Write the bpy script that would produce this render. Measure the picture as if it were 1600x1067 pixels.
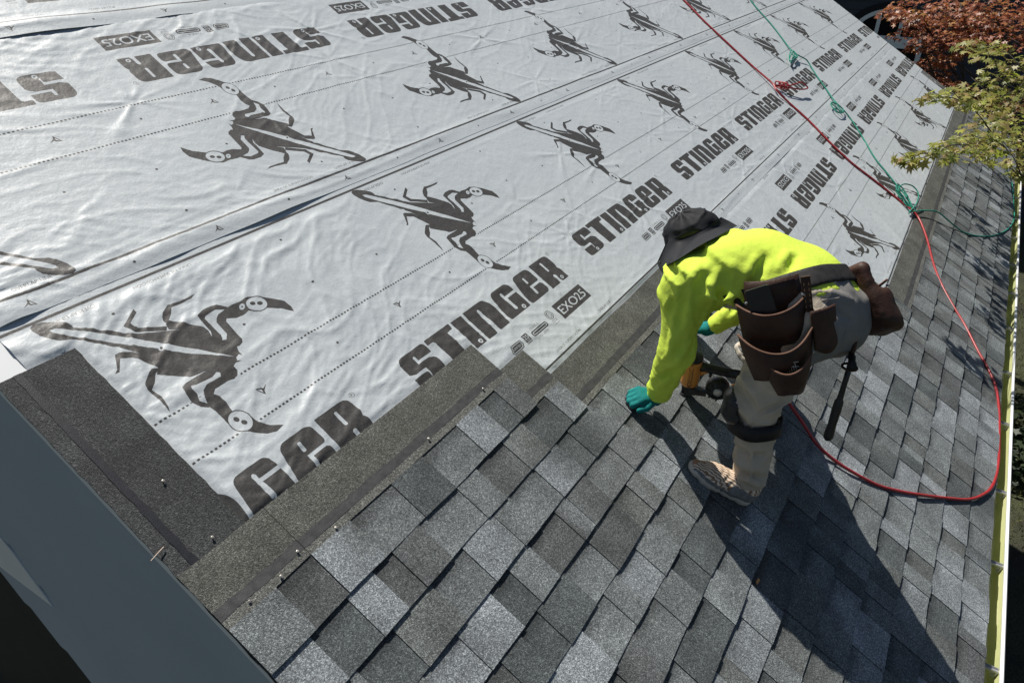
import bpy, bmesh, math, random
import numpy as np
from mathutils import Matrix, Vector

random.seed(7)
rng = np.random.default_rng(7)
scene = bpy.context.scene
for o in list(bpy.data.objects):
    bpy.data.objects.remove(o)

# ------------------------------------------------------------------ camera, light, exposure
H0 = 5.3                                   # eave height above the ground
PHI = math.atan2(7, 12)                    # 7/12 roof pitch
CP, SP = math.cos(PHI), math.sin(PHI)

def RW(p):
    """roof coordinates (along eave, up slope, off surface) -> world"""
    p = np.asarray(p, float)
    q = np.empty_like(p)
    q[..., 0] = p[..., 0]
    q[..., 1] = p[..., 1] * CP - p[..., 2] * SP
    q[..., 2] = p[..., 1] * SP + p[..., 2] * CP + H0
    return q

def RD(d):
    q = RW(d)
    q[..., 2] -= H0
    return q

CAMR = np.array([[0.5326741913763312, -0.7308779206114627, 0.42670325872153675],
                 [-0.4470042917712853, -0.6710907039141882, -0.5914595761805368],
                 [0.7186413354232875, 0.12431706351210642, -0.6841782653215402]])
CAMC = np.array([-0.16585502, 1.90551452, 1.8991321])
FPX = 1095.216
cx, cy, cz = RD(CAMR[0]), -RD(CAMR[1]), -RD(CAMR[2])
cam_data = bpy.data.cameras.new('camera')
cam_data.sensor_width = 36
cam_data.lens = 36 * FPX / 1600
cam_data.clip_start = 0.05
cam_data.clip_end = 600
cam = bpy.data.objects.new('camera', cam_data)
scene.collection.objects.link(cam)
cl = RW(CAMC)
cam.matrix_world = Matrix(((cx[0], cy[0], cz[0], cl[0]), (cx[1], cy[1], cz[1], cl[1]),
                           (cx[2], cy[2], cz[2], cl[2]), (0, 0, 0, 1)))
scene.camera = cam

SUN = RD(np.array([0.45, 1.82, 1.0]))
SUN /= np.linalg.norm(SUN)
world = bpy.data.worlds.new('World')
scene.world = world
world.use_nodes = True
wn = world.node_tree
wn.nodes.clear()
sky = wn.nodes.new('ShaderNodeTexSky')
sky.sky_type = 'NISHITA'
sky.sun_disc = False
sky.sun_elevation = math.asin(SUN[2])
sky.sun_rotation = math.atan2(SUN[0], SUN[1])
bg = wn.nodes.new('ShaderNodeBackground')
bg.inputs['Strength'].default_value = 0.05
wo = wn.nodes.new('ShaderNodeOutputWorld')
wn.links.new(sky.outputs[0], bg.inputs[0])
wn.links.new(bg.outputs[0], wo.inputs[0])
sun_data = bpy.data.lights.new('sun', 'SUN')
sun_data.energy = 4.8
sun_data.angle = math.radians(0.53)
sun_data.color = (1.0, 0.955, 0.88)
sun = bpy.data.objects.new('sun', sun_data)
scene.collection.objects.link(sun)
sun.rotation_euler = Vector(SUN).to_track_quat('Z', 'Y').to_euler()
sun.location = (4, 10, 20)
scene.view_settings.view_transform = 'Standard'
scene.view_settings.look = 'None'
scene.view_settings.exposure = 0.30
scene.view_settings.gamma = 1
scene.view_settings.use_curve_mapping = False
scene.render.engine = 'CYCLES'
scene.cycles.max_bounces = 6

# ------------------------------------------------------------------ helpers
COL = scene.collection

def mesh_of(name, V, F, mat=None, smooth=False):
    me = bpy.data.meshes.new(name)
    V = np.asarray(V, dtype=np.float32).reshape(-1, 3)
    if isinstance(F, np.ndarray) and F.ndim == 2:
        n, k = F.shape
        me.vertices.add(len(V)); me.vertices.foreach_set('co', V.ravel())
        me.loops.add(n * k); me.loops.foreach_set('vertex_index', F.ravel().astype(np.int32))
        me.polygons.add(n)
        me.polygons.foreach_set('loop_start', np.arange(0, n * k, k, dtype=np.int32))
        me.polygons.foreach_set('loop_total', np.full(n, k, dtype=np.int32))
        me.update(calc_edges=True)
    else:
        me.from_pydata([tuple(v) for v in V], [], [tuple(int(i) for i in f) for f in F])
        me.update()
    if smooth:
        me.polygons.foreach_set('use_smooth', np.ones(len(me.polygons), dtype=bool))
    if mat:
        me.materials.append(mat)
    return me

def link(name, data, parent=None, loc=None):
    o = bpy.data.objects.new(name, data)
    COL.objects.link(o)
    if parent is not None:
        o.parent = parent
    if loc is not None:
        o.location = loc
    return o

class Root:
    pass

def thing(name, label, cat, loc, group=None):
    o = bpy.data.objects.new(name, None)
    COL.objects.link(o)
    o.empty_display_size = 0.1
    o.location = loc
    o['label'] = label
    o['category'] = cat
    if group:
        o['group'] = group
    return o

def origin(o):
    p = np.zeros(3)
    while o is not None:
        p += np.array(o.location)
        o = o.parent
    return p

def part(name, V, F, mat, parent, smooth=False, label=None):
    """child mesh from WORLD coordinates"""
    V = np.asarray(V, float).reshape(-1, 3) - origin(parent)
    o = link(name, mesh_of(name, V, F, mat, smooth), parent)
    if label:
        o['label'] = label
    return o

def single(name, V, F, mat, label, cat, base, smooth=False, kind=None, group=None):
    V = np.asarray(V, float).reshape(-1, 3) - np.asarray(base, float)
    o = link(name, mesh_of(name, V, F, mat, smooth), None, base)
    if label: o['label'] = label
    if cat: o['category'] = cat
    if kind: o['kind'] = kind
    if group: o['group'] = group
    return o

class MB:
    def __init__(s):
        s.V = []; s.F = []
    def add(s, V, F):
        b = len(s.V)
        s.V += [tuple(map(float, v)) for v in V]
        s.F += [tuple(int(i) + b for i in f) for f in F]
        return s
    def box(s, lo, hi, M=None):
        x0, y0, z0 = lo; x1, y1, z1 = hi
        V = np.array([(x0, y0, z0), (x1, y0, z0), (x1, y1, z0), (x0, y1, z0),
                      (x0, y0, z1), (x1, y0, z1), (x1, y1, z1), (x0, y1, z1)], float)
        if M is not None: V = M(V)
        return s.add(V, [(0, 3, 2, 1), (4, 5, 6, 7), (0, 1, 5, 4), (1, 2, 6, 5), (2, 3, 7, 6), (3, 0, 4, 7)])
    def prism(s, poly, z0, z1, M=None):
        n = len(poly)
        V = np.array([(x, y, z0) for x, y in poly] + [(x, y, z1) for x, y in poly], float)
        if M is not None: V = M(V)
        F = [tuple(range(n - 1, -1, -1)), tuple(range(n, 2 * n))]
        F += [(i, (i + 1) % n, n + (i + 1) % n, n + i) for i in range(n)]
        return s.add(V, F)
    def tube(s, pts, r, k=8, cap=True):
        P = np.asarray(pts, float); n = len(P)
        R = np.full(n, r, float) if np.isscalar(r) else np.asarray(r, float)
        T = np.gradient(P, axis=0); T /= np.linalg.norm(T, axis=1)[:, None] + 1e-12
        up = np.array([0, 0, 1.0])
        if abs(T[0] @ up) > .9: up = np.array([1.0, 0, 0])
        N = np.cross(T[0], up); N /= np.linalg.norm(N)
        V = []; F = []
        for i in range(n):
            N = N - T[i] * (N @ T[i]); N /= np.linalg.norm(N) + 1e-12
            B = np.cross(T[i], N)
            for j in range(k):
                a = 2 * math.pi * j / k
                V.append(P[i] + R[i] * (math.cos(a) * N + math.sin(a) * B))
        for i in range(n - 1):
            for j in range(k):
                F.append((i * k + j, i * k + (j + 1) % k, (i + 1) * k + (j + 1) % k, (i + 1) * k + j))
        if cap:
            F.append(tuple(range(k - 1, -1, -1))); F.append(tuple((n - 1) * k + j for j in range(k)))
        return s.add(V, F)
    def part(s, name, mat, parent, smooth=False, label=None):
        return part(name, s.V, s.F, mat, parent, smooth, label)

def frame(o, x, z):
    """local frame -> roof coords function: x axis, z axis (roof dirs), y = z cross x"""
    o = np.asarray(o, float); x = np.asarray(x, float); x = x / np.linalg.norm(x)
    z = np.asarray(z, float); z = z - x * (z @ x); z /= np.linalg.norm(z)
    y = np.cross(z, x)
    return lambda V: o + np.asarray(V)[..., :1] * x + np.asarray(V)[..., 1:2] * y + np.asarray(V)[..., 2:3] * z

def spline(pts, n=8):
    P = np.asarray(pts, float)
    P = np.vstack([2 * P[0] - P[1], P, 2 * P[-1] - P[-2]])
    out = []
    for i in range(1, len(P) - 2):
        for j in range(n):
            t = j / n
            a, b, c, d = P[i - 1:i + 3]
            out.append(.5 * ((2 * b) + (c - a) * t + (2 * a - 5 * b + 4 * c - d) * t * t + (3 * b - a - 3 * c + d) * t ** 3))
    out.append(P[-2])
    return np.array(out)

def pix(x, y, n=0.0):
    """point of the plane n above the roof lying along a viewing direction measured in the survey photo (roof coords)"""
    d = CAMR.T @ np.array([(x - 800) / FPX, (y - 533.5) / FPX, 1.0])
    l = (n - CAMC[2]) / d[2]
    return CAMC + l * d

# ---- numpy value noise
def _h(ix, iy, iz, s):
    h = (ix * 374761393 + iy * 668265263 + iz * 2147483647 + s * 974634777) & 0xFFFFFFFF
    h = ((h ^ (h >> 13)) * 1274126177) & 0xFFFFFFFF
    h = ((h ^ (h >> 16)) * 2246822519) & 0xFFFFFFFF
    return ((h ^ (h >> 15)) & 0xFFFFFF) / float(0xFFFFFF)

def noise2(x, y, s=0):
    ix = np.floor(x).astype(np.int64); iy = np.floor(y).astype(np.int64)
    fx = x - ix; fy = y - iy
    fx = fx * fx * fx * (fx * (fx * 6 - 15) + 10); fy = fy * fy * fy * (fy * (fy * 6 - 15) + 10)
    z = np.zeros_like(ix)
    a = _h(ix, iy, z, s); b = _h(ix + 1, iy, z, s); c = _h(ix, iy + 1, z, s); d = _h(ix + 1, iy + 1, z, s)
    return (a * (1 - fx) + b * fx) * (1 - fy) + (c * (1 - fx) + d * fx) * fy

def noise3(p, s=0):
    i = np.floor(p).astype(np.int64); f = p - i
    f = f * f * (3 - 2 * f)
    r = 0
    for dx in (0, 1):
        for dy in (0, 1):
            for dz in (0, 1):
                w = (f[..., 0] if dx else 1 - f[..., 0]) * (f[..., 1] if dy else 1 - f[..., 1]) * (f[..., 2] if dz else 1 - f[..., 2])
                r = r + w * _h(i[..., 0] + dx, i[..., 1] + dy, i[..., 2] + dz, s)
    return r

# ---- implicit surfaces (surface nets)
def seg(p, a, b, ra, rb):
    a = np.asarray(a, float); b = np.asarray(b, float)
    d = b - a
    t = np.clip(((p - a) @ d) / (d @ d + 1e-12), 0, 1)
    return np.linalg.norm(p - a - t[..., None] * d, axis=-1) - (ra + (rb - ra) * t)

def ell(p, c, r, M=None):
    q = p - np.asarray(c, float)
    if M is not None: q = q @ np.asarray(M).T
    r = np.asarray(r, float)
    k = np.linalg.norm(q / r, axis=-1)
    return (k - 1) * k / (np.linalg.norm(q / r ** 2, axis=-1) + 1e-9)

def rbox(p, c, h, M, r):
    q = np.abs((p - np.asarray(c, float)) @ np.asarray(M).T) - (np.asarray(h, float) - r)
    return np.linalg.norm(np.maximum(q, 0), axis=-1) + np.minimum(q.max(-1), 0) - r

def smin(a, b, k):
    h = np.clip(.5 + .5 * (b - a) / k, 0, 1)
    return b * (1 - h) + a * h - k * h * (1 - h)

def smax(a, b, k):
    return -smin(-a, -b, k)

def nets(f, lo, hi, h):
    lo = np.asarray(lo, float); hi = np.asarray(hi, float)
    n = np.ceil((hi - lo) / h).astype(int) + 1
    ax = [lo[i] + h * np.arange(n[i]) for i in range(3)]
    G = np.stack(np.meshgrid(*ax, indexing='ij'), -1)
    D = f(G.reshape(-1, 3)).reshape(n)
    ins = D < 0
    c = np.zeros(n - 1, dtype=int)
    for dx in (0, 1):
        for dy in (0, 1):
            for dz in (0, 1):
                c += ins[dx:n[0] - 1 + dx, dy:n[1] - 1 + dy, dz:n[2] - 1 + dz]
    act = (c > 0) & (c < 8)
    idx = -np.ones(n - 1, dtype=int)
    cells = np.argwhere(act)
    idx[act] = np.arange(len(cells))
    acc = np.zeros((len(cells), 3)); cnt = np.zeros(len(cells))
    corners = [(a, b, e) for a in (0, 1) for b in (0, 1) for e in (0, 1)]
    for A in corners:
        for axis in range(3):
            if A[axis] == 1: continue
            B = list(A); B[axis] = 1
            i0 = cells + np.array(A); i1 = cells + np.array(B)
            d0 = D[i0[:, 0], i0[:, 1], i0[:, 2]]; d1 = D[i1[:, 0], i1[:, 1], i1[:, 2]]
            m = (d0 < 0) != (d1 < 0)
            t = np.where(m, d0 / np.where(m, d0 - d1, 1), 0)
            pt = np.array(A, float)[None, :] + t[:, None] * (np.array(B, float) - np.array(A, float))[None, :]
            acc += np.where(m[:, None], pt, 0); cnt += m
    V = lo + h * (cells + acc / cnt[:, None])
    Q = []
    for axis in range(3):
        o1, o2 = [(1, 2), (2, 0), (0, 1)][axis]
        s0 = [slice(None)] * 3; s1 = [slice(None)] * 3
        s0[axis] = slice(0, n[axis] - 1); s1[axis] = slice(1, n[axis])
        a = ins[tuple(s0)]; b = ins[tuple(s1)]
        for sgn, mask in ((1, a & ~b), (-1, ~a & b)):
            e = np.argwhere(mask)
            ok = (e[:, o1] > 0) & (e[:, o2] > 0) & (e[:, o1] < n[o1] - 1) & (e[:, o2] < n[o2] - 1)
            e = e[ok]
            q = []
            for d1, d2 in ((0, 0), (1, 0), (1, 1), (0, 1)):
                ee = e.copy(); ee[:, o1] -= 1 - d1; ee[:, o2] -= 1 - d2
                q.append(idx[ee[:, 0], ee[:, 1], ee[:, 2]])
            q = np.stack(q, 1)
            if sgn < 0: q = q[:, ::-1]
            Q.append(q)
    return V, np.concatenate(Q)

# ------------------------------------------------------------------ materials
def new_mat(name):
    m = bpy.data.materials.new(name)
    m.use_nodes = True
    nt = m.node_tree
    return m, nt, nt.nodes['Principled BSDF']

def N(nt, t, **kw):
    n = nt.nodes.new(t)
    for k, v in kw.items():
        if k in n.inputs: n.inputs[k].default_value = v
        else: setattr(n, k, v)
    return n

def ramp(nt, fac, stops):
    r = nt.nodes.new('ShaderNodeValToRGB')
    el = r.color_ramp.elements
    while len(el) < len(stops): el.new(.5)
    for e, (p, c) in zip(el, stops):
        e.position = p; e.color = (*c, 1)
    nt.links.new(fac, r.inputs[0])
    return r.outputs[0]

def mixc(nt, a, b, fac, mode='MIX'):
    m = nt.nodes.new('ShaderNodeMix'); m.data_type = 'RGBA'; m.blend_type = mode
    for sock, v in ((m.inputs[0], fac), (m.inputs[6], a), (m.inputs[7], b)):
        if isinstance(v, bpy.types.NodeSocket): nt.links.new(v, sock)
        elif isinstance(v, (int, float)): sock.default_value = v
        else: sock.default_value = (*v, 1)
    return m.outputs[2]

def bump(nt, bsdf, h, strength, dist):
    b = N(nt, 'ShaderNodeBump', Strength=strength, Distance=dist)
    nt.links.new(h, b.inputs['Height']); nt.links.new(b.outputs[0], bsdf.inputs['Normal'])
    return b

def mat_noise(name, c1, c2, scale=20, rough=.7, bs=.2, bd=.002, spec=.3, detail=4, bscale=None, metallic=0.0, coat=0.0):
    m, nt, b = new_mat(name)
    tc = N(nt, 'ShaderNodeTexCoord')
    n1 = N(nt, 'ShaderNodeTexNoise', Scale=scale, Detail=detail)
    nt.links.new(tc.outputs['Object'], n1.inputs['Vector'])
    nt.links.new(ramp(nt, n1.outputs['Fac'], [(.3, c1), (.7, c2)]), b.inputs['Base Color'])
    b.inputs['Roughness'].default_value = rough
    b.inputs['Specular IOR Level'].default_value = spec
    b.inputs['Metallic'].default_value = metallic
    b.inputs['Coat Weight'].default_value = coat
    if bs:
        n2 = N(nt, 'ShaderNodeTexNoise', Scale=bscale or scale * 6, Detail=3)
        nt.links.new(tc.outputs['Object'], n2.inputs['Vector'])
        bump(nt, b, n2.outputs['Fac'], bs, bd)
    return m

def mat_granule(name, tint=None, attr=True):
    """mineral granules over a per-tab tone stored on the mesh"""
    m, nt, b = new_mat(name)
    tc = N(nt, 'ShaderNodeTexCoord')
    vo = N(nt, 'ShaderNodeTexVoronoi', Scale=420.0)
    nt.links.new(tc.outputs['Object'], vo.inputs['Vector'])
    sep = N(nt, 'ShaderNodeSeparateColor'); nt.links.new(vo.outputs['Color'], sep.inputs[0])
    g = ramp(nt, sep.outputs[0], [(0, (.42, .42, .42)), (.45, (.84, .84, .84)), (.8, (1.16, 1.16, 1.16)), (1, (2.05, 2.05, 2.0))])
    n2 = N(nt, 'ShaderNodeTexNoise', Scale=150.0, Detail=3)
    nt.links.new(tc.outputs['Object'], n2.inputs['Vector'])
    g2 = ramp(nt, n2.outputs['Fac'], [(.3, (.62, .62, .62)), (.7, (1.4, 1.4, 1.38))])
    n3 = N(nt, 'ShaderNodeTexNoise', Scale=9.0, Detail=5)
    nt.links.new(tc.outputs['Object'], n3.inputs['Vector'])
    g3 = ramp(nt, n3.outputs['Fac'], [(.3, (.76, .76, .76)), (.7, (1.26, 1.27, 1.27))])
    if attr:
        a = N(nt, 'ShaderNodeVertexColor'); a.layer_name = 'Tone'
        base = a.outputs['Color']
    else:
        base = tint
    c = mixc(nt, base, g, 1.0, 'MULTIPLY')
    c = mixc(nt, c, g2, 1.0, 'MULTIPLY')
    c = mixc(nt, c, g3, 1.0, 'MULTIPLY')
    nt.links.new(c, b.inputs['Base Color'])
    b.inputs['Roughness'].default_value = .8
    b.inputs['Specular IOR Level'].default_value = .35
    bump(nt, b, vo.outputs['Distance'], .7, .0022)
    return m

M_shingle = mat_granule('shingle_granules')
M_starter = mat_granule('starter_granules')
M_tar = mat_noise('sealant', (.014, .015, .02), (.024, .025, .03), 60, .45, .3, .002)
M_white = mat_noise('white_metal', (.74, .76, .76), (.82, .83, .82), 3, .35, .05, .001, .5)
M_lime = mat_noise('gutter_inside', (.52, .55, .24), (.62, .63, .34), 6, .55, .15, .001, .4)
M_steel = mat_noise('zinc', (.42, .43, .44), (.55, .56, .57), 30, .4, .05, .001, .5, metallic=.6)
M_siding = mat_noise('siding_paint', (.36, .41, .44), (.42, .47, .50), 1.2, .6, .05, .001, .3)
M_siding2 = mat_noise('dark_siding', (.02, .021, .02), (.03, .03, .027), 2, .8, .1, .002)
M_ply = mat_noise('plywood', (.28, .2, .12), (.36, .26, .16), 6, .8, .1, .001)

# ------------------------------------------------------------------ ground
def ground_mat():
    m, nt, b = new_mat('ground_cover')
    tc = N(nt, 'ShaderNodeTexCoord')
    n = N(nt, 'ShaderNodeTexNoise', Scale=.8, Detail=6)
    n2 = N(nt, 'ShaderNodeTexNoise', Scale=40.0, Detail=4)
    nt.links.new(tc.outputs['Object'], n.inputs[0]); nt.links.new(tc.outputs['Object'], n2.inputs[0])
    a = ramp(nt, n.outputs['Fac'], [(.35, (.022, .02, .014)), (.6, (.045, .05, .02))])
    c = ramp(nt, n2.outputs['Fac'], [(.3, (.5, .5, .5)), (.7, (1.5, 1.5, 1.5))])
    nt.links.new(mixc(nt, a, c, 1.0, 'MULTIPLY'), b.inputs['Base Color'])
    b.inputs['Roughness'].default_value = .95
    bump(nt, b, n2.outputs['Fac'], .8, .03)
    return m
gx = np.concatenate([[-250, -80, -30], np.linspace(-12, 34, 47), [60, 120, 250]])
gV = np.array([(x, y, 0) for x in gx for y in gx]); ng = len(gx)
gV[:, 2] = .12 * (noise2(gV[:, 0] * .3, gV[:, 1] * .3, 5) - .5) * (np.abs(gV[:, :2]).max(1) < 40)
gF = np.array([(i * ng + j, (i + 1) * ng + j, (i + 1) * ng + j + 1, i * ng + j + 1) for i in range(ng - 1) for j in range(ng - 1)])
g = link('ground', mesh_of('ground', gV, gF, ground_mat(), True)); g['kind'] = 'structure'

# ------------------------------------------------------------------ house
E = 0.143                      # shingle exposure
U0, U1 = 0.385, 10.97          # rakes
VR = 5.6                       # ridge
house = thing('house', 'large house whose pitched roof is being covered with grey shingles over printed underlayment', 'house', (5.6, VR * CP, 0))

def hp(mb, name, mat, parent=house, smooth=False, label=None):
    return mb.part(name, mat, parent, smooth, label)

mb = MB()
ridge = RW((0, VR, 0))
for s in (0, 1):
    def M(V, s=s):
        W = RW(V)
        if s: W[:, 1] = 2 * ridge[1] - W[:, 1]
        return W
    mb.box((U0 + .004, .02, -.04), (U1 - .004, VR - .002, -.002), M)
hp(mb, 'roof_deck', M_ply)
mb = MB()
def MBk(V):
    W = RW(V); W[:, 1] = 2 * ridge[1] - W[:, 1]; return W
mb.box((U0, 0, 0), (U1, VR, .012), MBk)
bk = hp(mb, 'rear_roof_covering', mat_granule('rear_granules', (.11, .12, .12), False))
# body walls
wy0, wy1 = .35, 2 * ridge[1] - .35
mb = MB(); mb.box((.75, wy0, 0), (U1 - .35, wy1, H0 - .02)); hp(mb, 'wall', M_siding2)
# near gable: siding boards, each a piece, on the plane of the near rake
low = lambda v: -1.83 + .215 * (v - 2.6)       # lower edge in roof coords (n of v)
def gable_poly():
    return [(v, low(v)) for v in (.3, VR)] + [(VR, -.01), (.0, -.01), (0.0, -.2)]
zb = np.arange(-1.6, 2.9, .165)
for z in zb:
    # horizontal band z..z+.16 clipped to the gable outline (world y/z relative to the eave)
    y0r = z / SP * CP + .02      # roof surface y at this height (left bound)
    pts = []
    def band(zz):
        ys = zz * CP / SP if zz > -.2 else -.2 * CP / SP
        return max(ys, 0.0)
    # lower sloping edge: world line
    lo1 = RW((0, 2.0, low(2.0))); lo2 = RW((0, 4.6, low(4.6)))
    m = (lo2[2] - lo1[2]) / (lo2[1] - lo1[1])
    yb = lambda zz: lo1[1] + (zz + H0 - lo1[2]) / m
    a0, a1 = band(z) + .045, band(z + .165) + .045
    b0, b1 = min(yb(z), ridge[1]), min(yb(z + .165), ridge[1])
    if b0 <= a0 + .05: continue
    mb = MB()
    V = [(.384, a0, z + H0), (.384, b0, z + H0), (.390, b1, z + .163 + H0), (.390, a1, z + .163 + H0),
         (.42, a0, z + H0), (.42, b0, z + H0), (.42, b1, z + .163 + H0), (.42, a1, z + .163 + H0)]
    mb.add(V, [(0, 1, 2, 3), (7, 6, 5, 4), (0, 4, 5, 1), (1, 5, 6, 2), (2, 6, 7, 3), (3, 7, 4, 0)])
    hp(mb, 'siding_board', M_siding)
# rake boards, drip edges
for u, s in ((U0, 1), (U1, -1)):
    mb = MB(); mb.box((min(u + .004 * s, u + .022 * s), .0, -.16), (max(u + .004 * s, u + .022 * s), VR, -.006), RW)
    hp(mb, 'rake_board', M_siding if s > 0 else M_white)
    mb = MB()
    mb.box((min(u, u + .10 * s), .0, .0), (max(u, u + .10 * s), VR, .0018), RW)
    mb.box((min(u - .002 * s, u), .0, -.03), (max(u - .002 * s, u), VR, .0018), RW)
    hp(mb, 'drip_edge', M_white)
mb = MB(); mb.box((.42, .045, -.25 + H0), (.43, ridge[1], -.05 + H0)); 
# pale bent flashing on the gable
p0, p1, p2 = (3.10, -1.22), (3.14, -1.50), (2.86, -1.34)
mb = MB()
V = [RW((.382, *p0)), RW((.372, *p1)), RW((.381, *p2)), RW((.378, 3.7, -1.05)), RW((.35, 3.75, -1.72))]
V2 = [np.array(v) + (.006, 0, -.004) for v in V]
mb.add(V + V2, [(0, 2, 1), (3, 0, 1, 4), (5, 6, 7), (8, 9, 6, 5), (0, 5, 7, 2), (2, 7, 6, 1), (1, 6, 9, 4), (4, 9, 8, 3), (3, 8, 5, 0)])
hp(mb, 'flashing', M_white)

# ---- gutter with hangers
mb = MB()
GZ = -.14
prof = [(.012, .0), (.012, GZ), (-.058, GZ), (-.064, GZ + .02), (-.073, -.075), (-.0775, -.046), (-.0775, -.04), (-.08, -.036), (-.09, -.036), (-.092, -.046), (-.09, -.05)]
inner = [(y + (.0015 if i > 2 else 0), z) for i, (y, z) in enumerate(prof)]
gx0, gx1 = U0 - .02, 9.75
V = []; F = []
for x in (gx0, gx1):
    V += [(x, y, z + H0) for y, z in prof]
k = len(prof)
F = [(i, i + 1, k + i + 1, k + i) for i in range(k - 6)]
mb.add(V, F)
gut = hp(mb, 'gutter', M_lime)
mb = MB()
V = []
out = [(-.0778, -.048), (-.0775, -.036), (-.081, -.032), (-.089, -.032), (-.093, -.037), (-.093, -.052), (-.081, -.075), (-.070, GZ + .018), (-.062, GZ - .004), (.016, GZ - .004), (.016, 0)]
ins = [(y + .0008, z - .0003) for y, z in out]
for x in (gx0, gx1):
    V += [(x, y, z + H0) for y, z in out]
k = len(out)
mb.add(V, [(i, k + i, k + i + 1, i + 1) for i in range(k - 1)])
part('gutter_front', mb.V, mb.F, M_white, gut)
hm = None
for u in (.5, 1.12, 1.72, 2.34, 2.97, 3.54, 4.22, 4.86, 5.54, 6.19, 6.81, 7.5, 8.06, 8.75, 9.4):
    if hm is None:
        mb = MB()
        mb.box((-.011, -.082, -.052), (.011, .012, -.049))
        mb.box((-.011, -.076, -.052), (-.0095, .0, -.040)); mb.box((.0095, -.076, -.052), (.011, .0, -.040))
        mb.prism([(-.074, -.052), (-.071, -.08), (-.060, -.088), (-.056, -.08), (-.064, -.075), (-.068, -.052)], -.010, .010,
                 lambda V: np.stack([V[:, 2], V[:, 0], V[:, 1]], 1))
        mb.tube([(0, -.074, -.048), (0, .012, -.046)], .003, 6)
        hm = mesh_of('hanger', mb.V, mb.F, M_steel)
    o = link('hanger', hm, gut)
    o.location = np.array((u, 0, H0)) - origin(gut)
mb = MB(); mb.box((U0, .018, -.2), (U1, .034, -.012), lambda V: V + np.array([0, 0, H0])); hp(mb, 'fascia', M_white)
# far return of the eave: white board end
mb = MB(); mb.box((U1 - .25, -.02, -.2), (U1 + .02, .016, -.004), lambda V: V + np.array([0, 0, H0])); hp(mb, 'eave_return', M_white)
# eave drip metal under the first course
mb = MB(); mb.box((U0 + .01, -.008, -.004), (U1 - .01, .06, -.001), RW); hp(mb, 'eave_metal', M_white)

# ------------------------------------------------------------------ printed underlayment
PER, WID = 1.289, 1.245
IW, IH = 2048, 1978
KX, KY = IW / PER, IH / WID
ink = np.zeros((IH, IW), dtype=np.float32)

def fill(poly, val=1.0):
    P = np.asarray(poly, float)
    for sh in (-1, 0, 1, 2):
        X = (P[:, 0] - sh * PER) * KX; Y = P[:, 1] * KY
        x0, x1 = int(max(0, math.floor(X.min()))), int(min(IW, math.ceil(X.max()) + 1))
        y0, y1 = int(max(0, math.floor(Y.min()))), int(min(IH, math.ceil(Y.max()) + 1))
        if x1 <= x0 or y1 <= y0: continue
        gx_, gy_ = np.meshgrid(np.arange(x0, x1) + .5, np.arange(y0, y1) + .5)
        c = np.zeros(gx_.shape, bool)
        n = len(X); j = n - 1
        for i in range(n):
            if Y[i] != Y[j]:
                cr = ((Y[i] > gy_) != (Y[j] > gy_)) & (gx_ < (X[j] - X[i]) * (gy_ - Y[i]) / (Y[j] - Y[i]) + X[i])
                c ^= cr
            j = i
        ink[y0:y1, x0:x1][c] = val

def rect(s0, s1, t0, t1, r=0.0, val=1.0):
    if r <= 0:
        fill([(s0, t0), (s1, t0), (s1, t1), (s0, t1)], val); return
    fill(rpoly([(s0, t0), (s1, t0), (s1, t1), (s0, t1)], r), val)

def rpoly(pts, r):
    """polygon with rounded corners, r number or list"""
    out = []; n = len(pts)
    for i in range(n):
        p = np.array(pts[i], float); a = np.array(pts[i - 1], float); b = np.array(pts[(i + 1) % n], float)
        ri = r if np.isscalar(r) else r[i]
        da, db = a - p, b - p
        la, lb = np.linalg.norm(da), np.linalg.norm(db)
        q = min(ri, la * .49, lb * .49)
        if q < 1e-4: out.append(p); continue
        A, B = p + da / la * q, p + db / lb * q
        for t in np.linspace(0, 1, 6):
            out.append((1 - t) ** 2 * A + 2 * t * (1 - t) * p + t * t * B)
    return out

def disc(s, t, rs, rt=None, val=1.0, rot=0):
    rt = rt or rs
    a = np.linspace(0, 2 * math.pi, 28, endpoint=False)
    x, y = rs * np.cos(a), rt * np.sin(a)
    c, d = math.cos(rot), math.sin(rot)
    fill(np.stack([s + x * c - y * d, t + x * d + y * c], 1), val)

def ring(s, t, r0, r1):
    disc(s, t, r1); disc(s, t, r0, val=0)

def text(txt, s, t, h, width=None, val=1.0, rot180=False, center=False, italic=0.0):
    cu = bpy.data.curves.new('print_text', 'FONT'); cu.body = txt; cu.size = 1; cu.resolution_u = 3
    ob = bpy.data.objects.new('print_text', cu); COL.objects.link(ob)
    bpy.context.view_layer.update()
    me = bpy.data.meshes.new_from_object(ob.evaluated_get(bpy.context.evaluated_depsgraph_get()))
    co = np.array([v.co[:2] for v in me.vertices]); tris = []
    me.calc_loop_triangles()
    tris = [tuple(l.vertices) for l in me.loop_triangles]
    bpy.data.objects.remove(ob); bpy.data.curves.remove(cu); bpy.data.meshes.remove(me)
    co -= co.min(0)
    sc = h / co[:, 1].max()
    w = co[:, 0].max() * sc
    kx = sc if width is None else sc * width / w
    W_ = co[:, 0].max() * kx
    X = co[:, 0] * kx + italic * co[:, 1] * sc; Y = co[:, 1] * sc
    if center: X -= W_ / 2
    if rot180: X, Y = -X, -Y
    for tr in tris:
        fill([(s + X[i], t + Y[i]) for i in tr], val)

o_ = .064
b0_, t0_ = .25 + o_, .397 + o_
def L(*p): return [(a, b + o_) for a, b in p]
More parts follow.
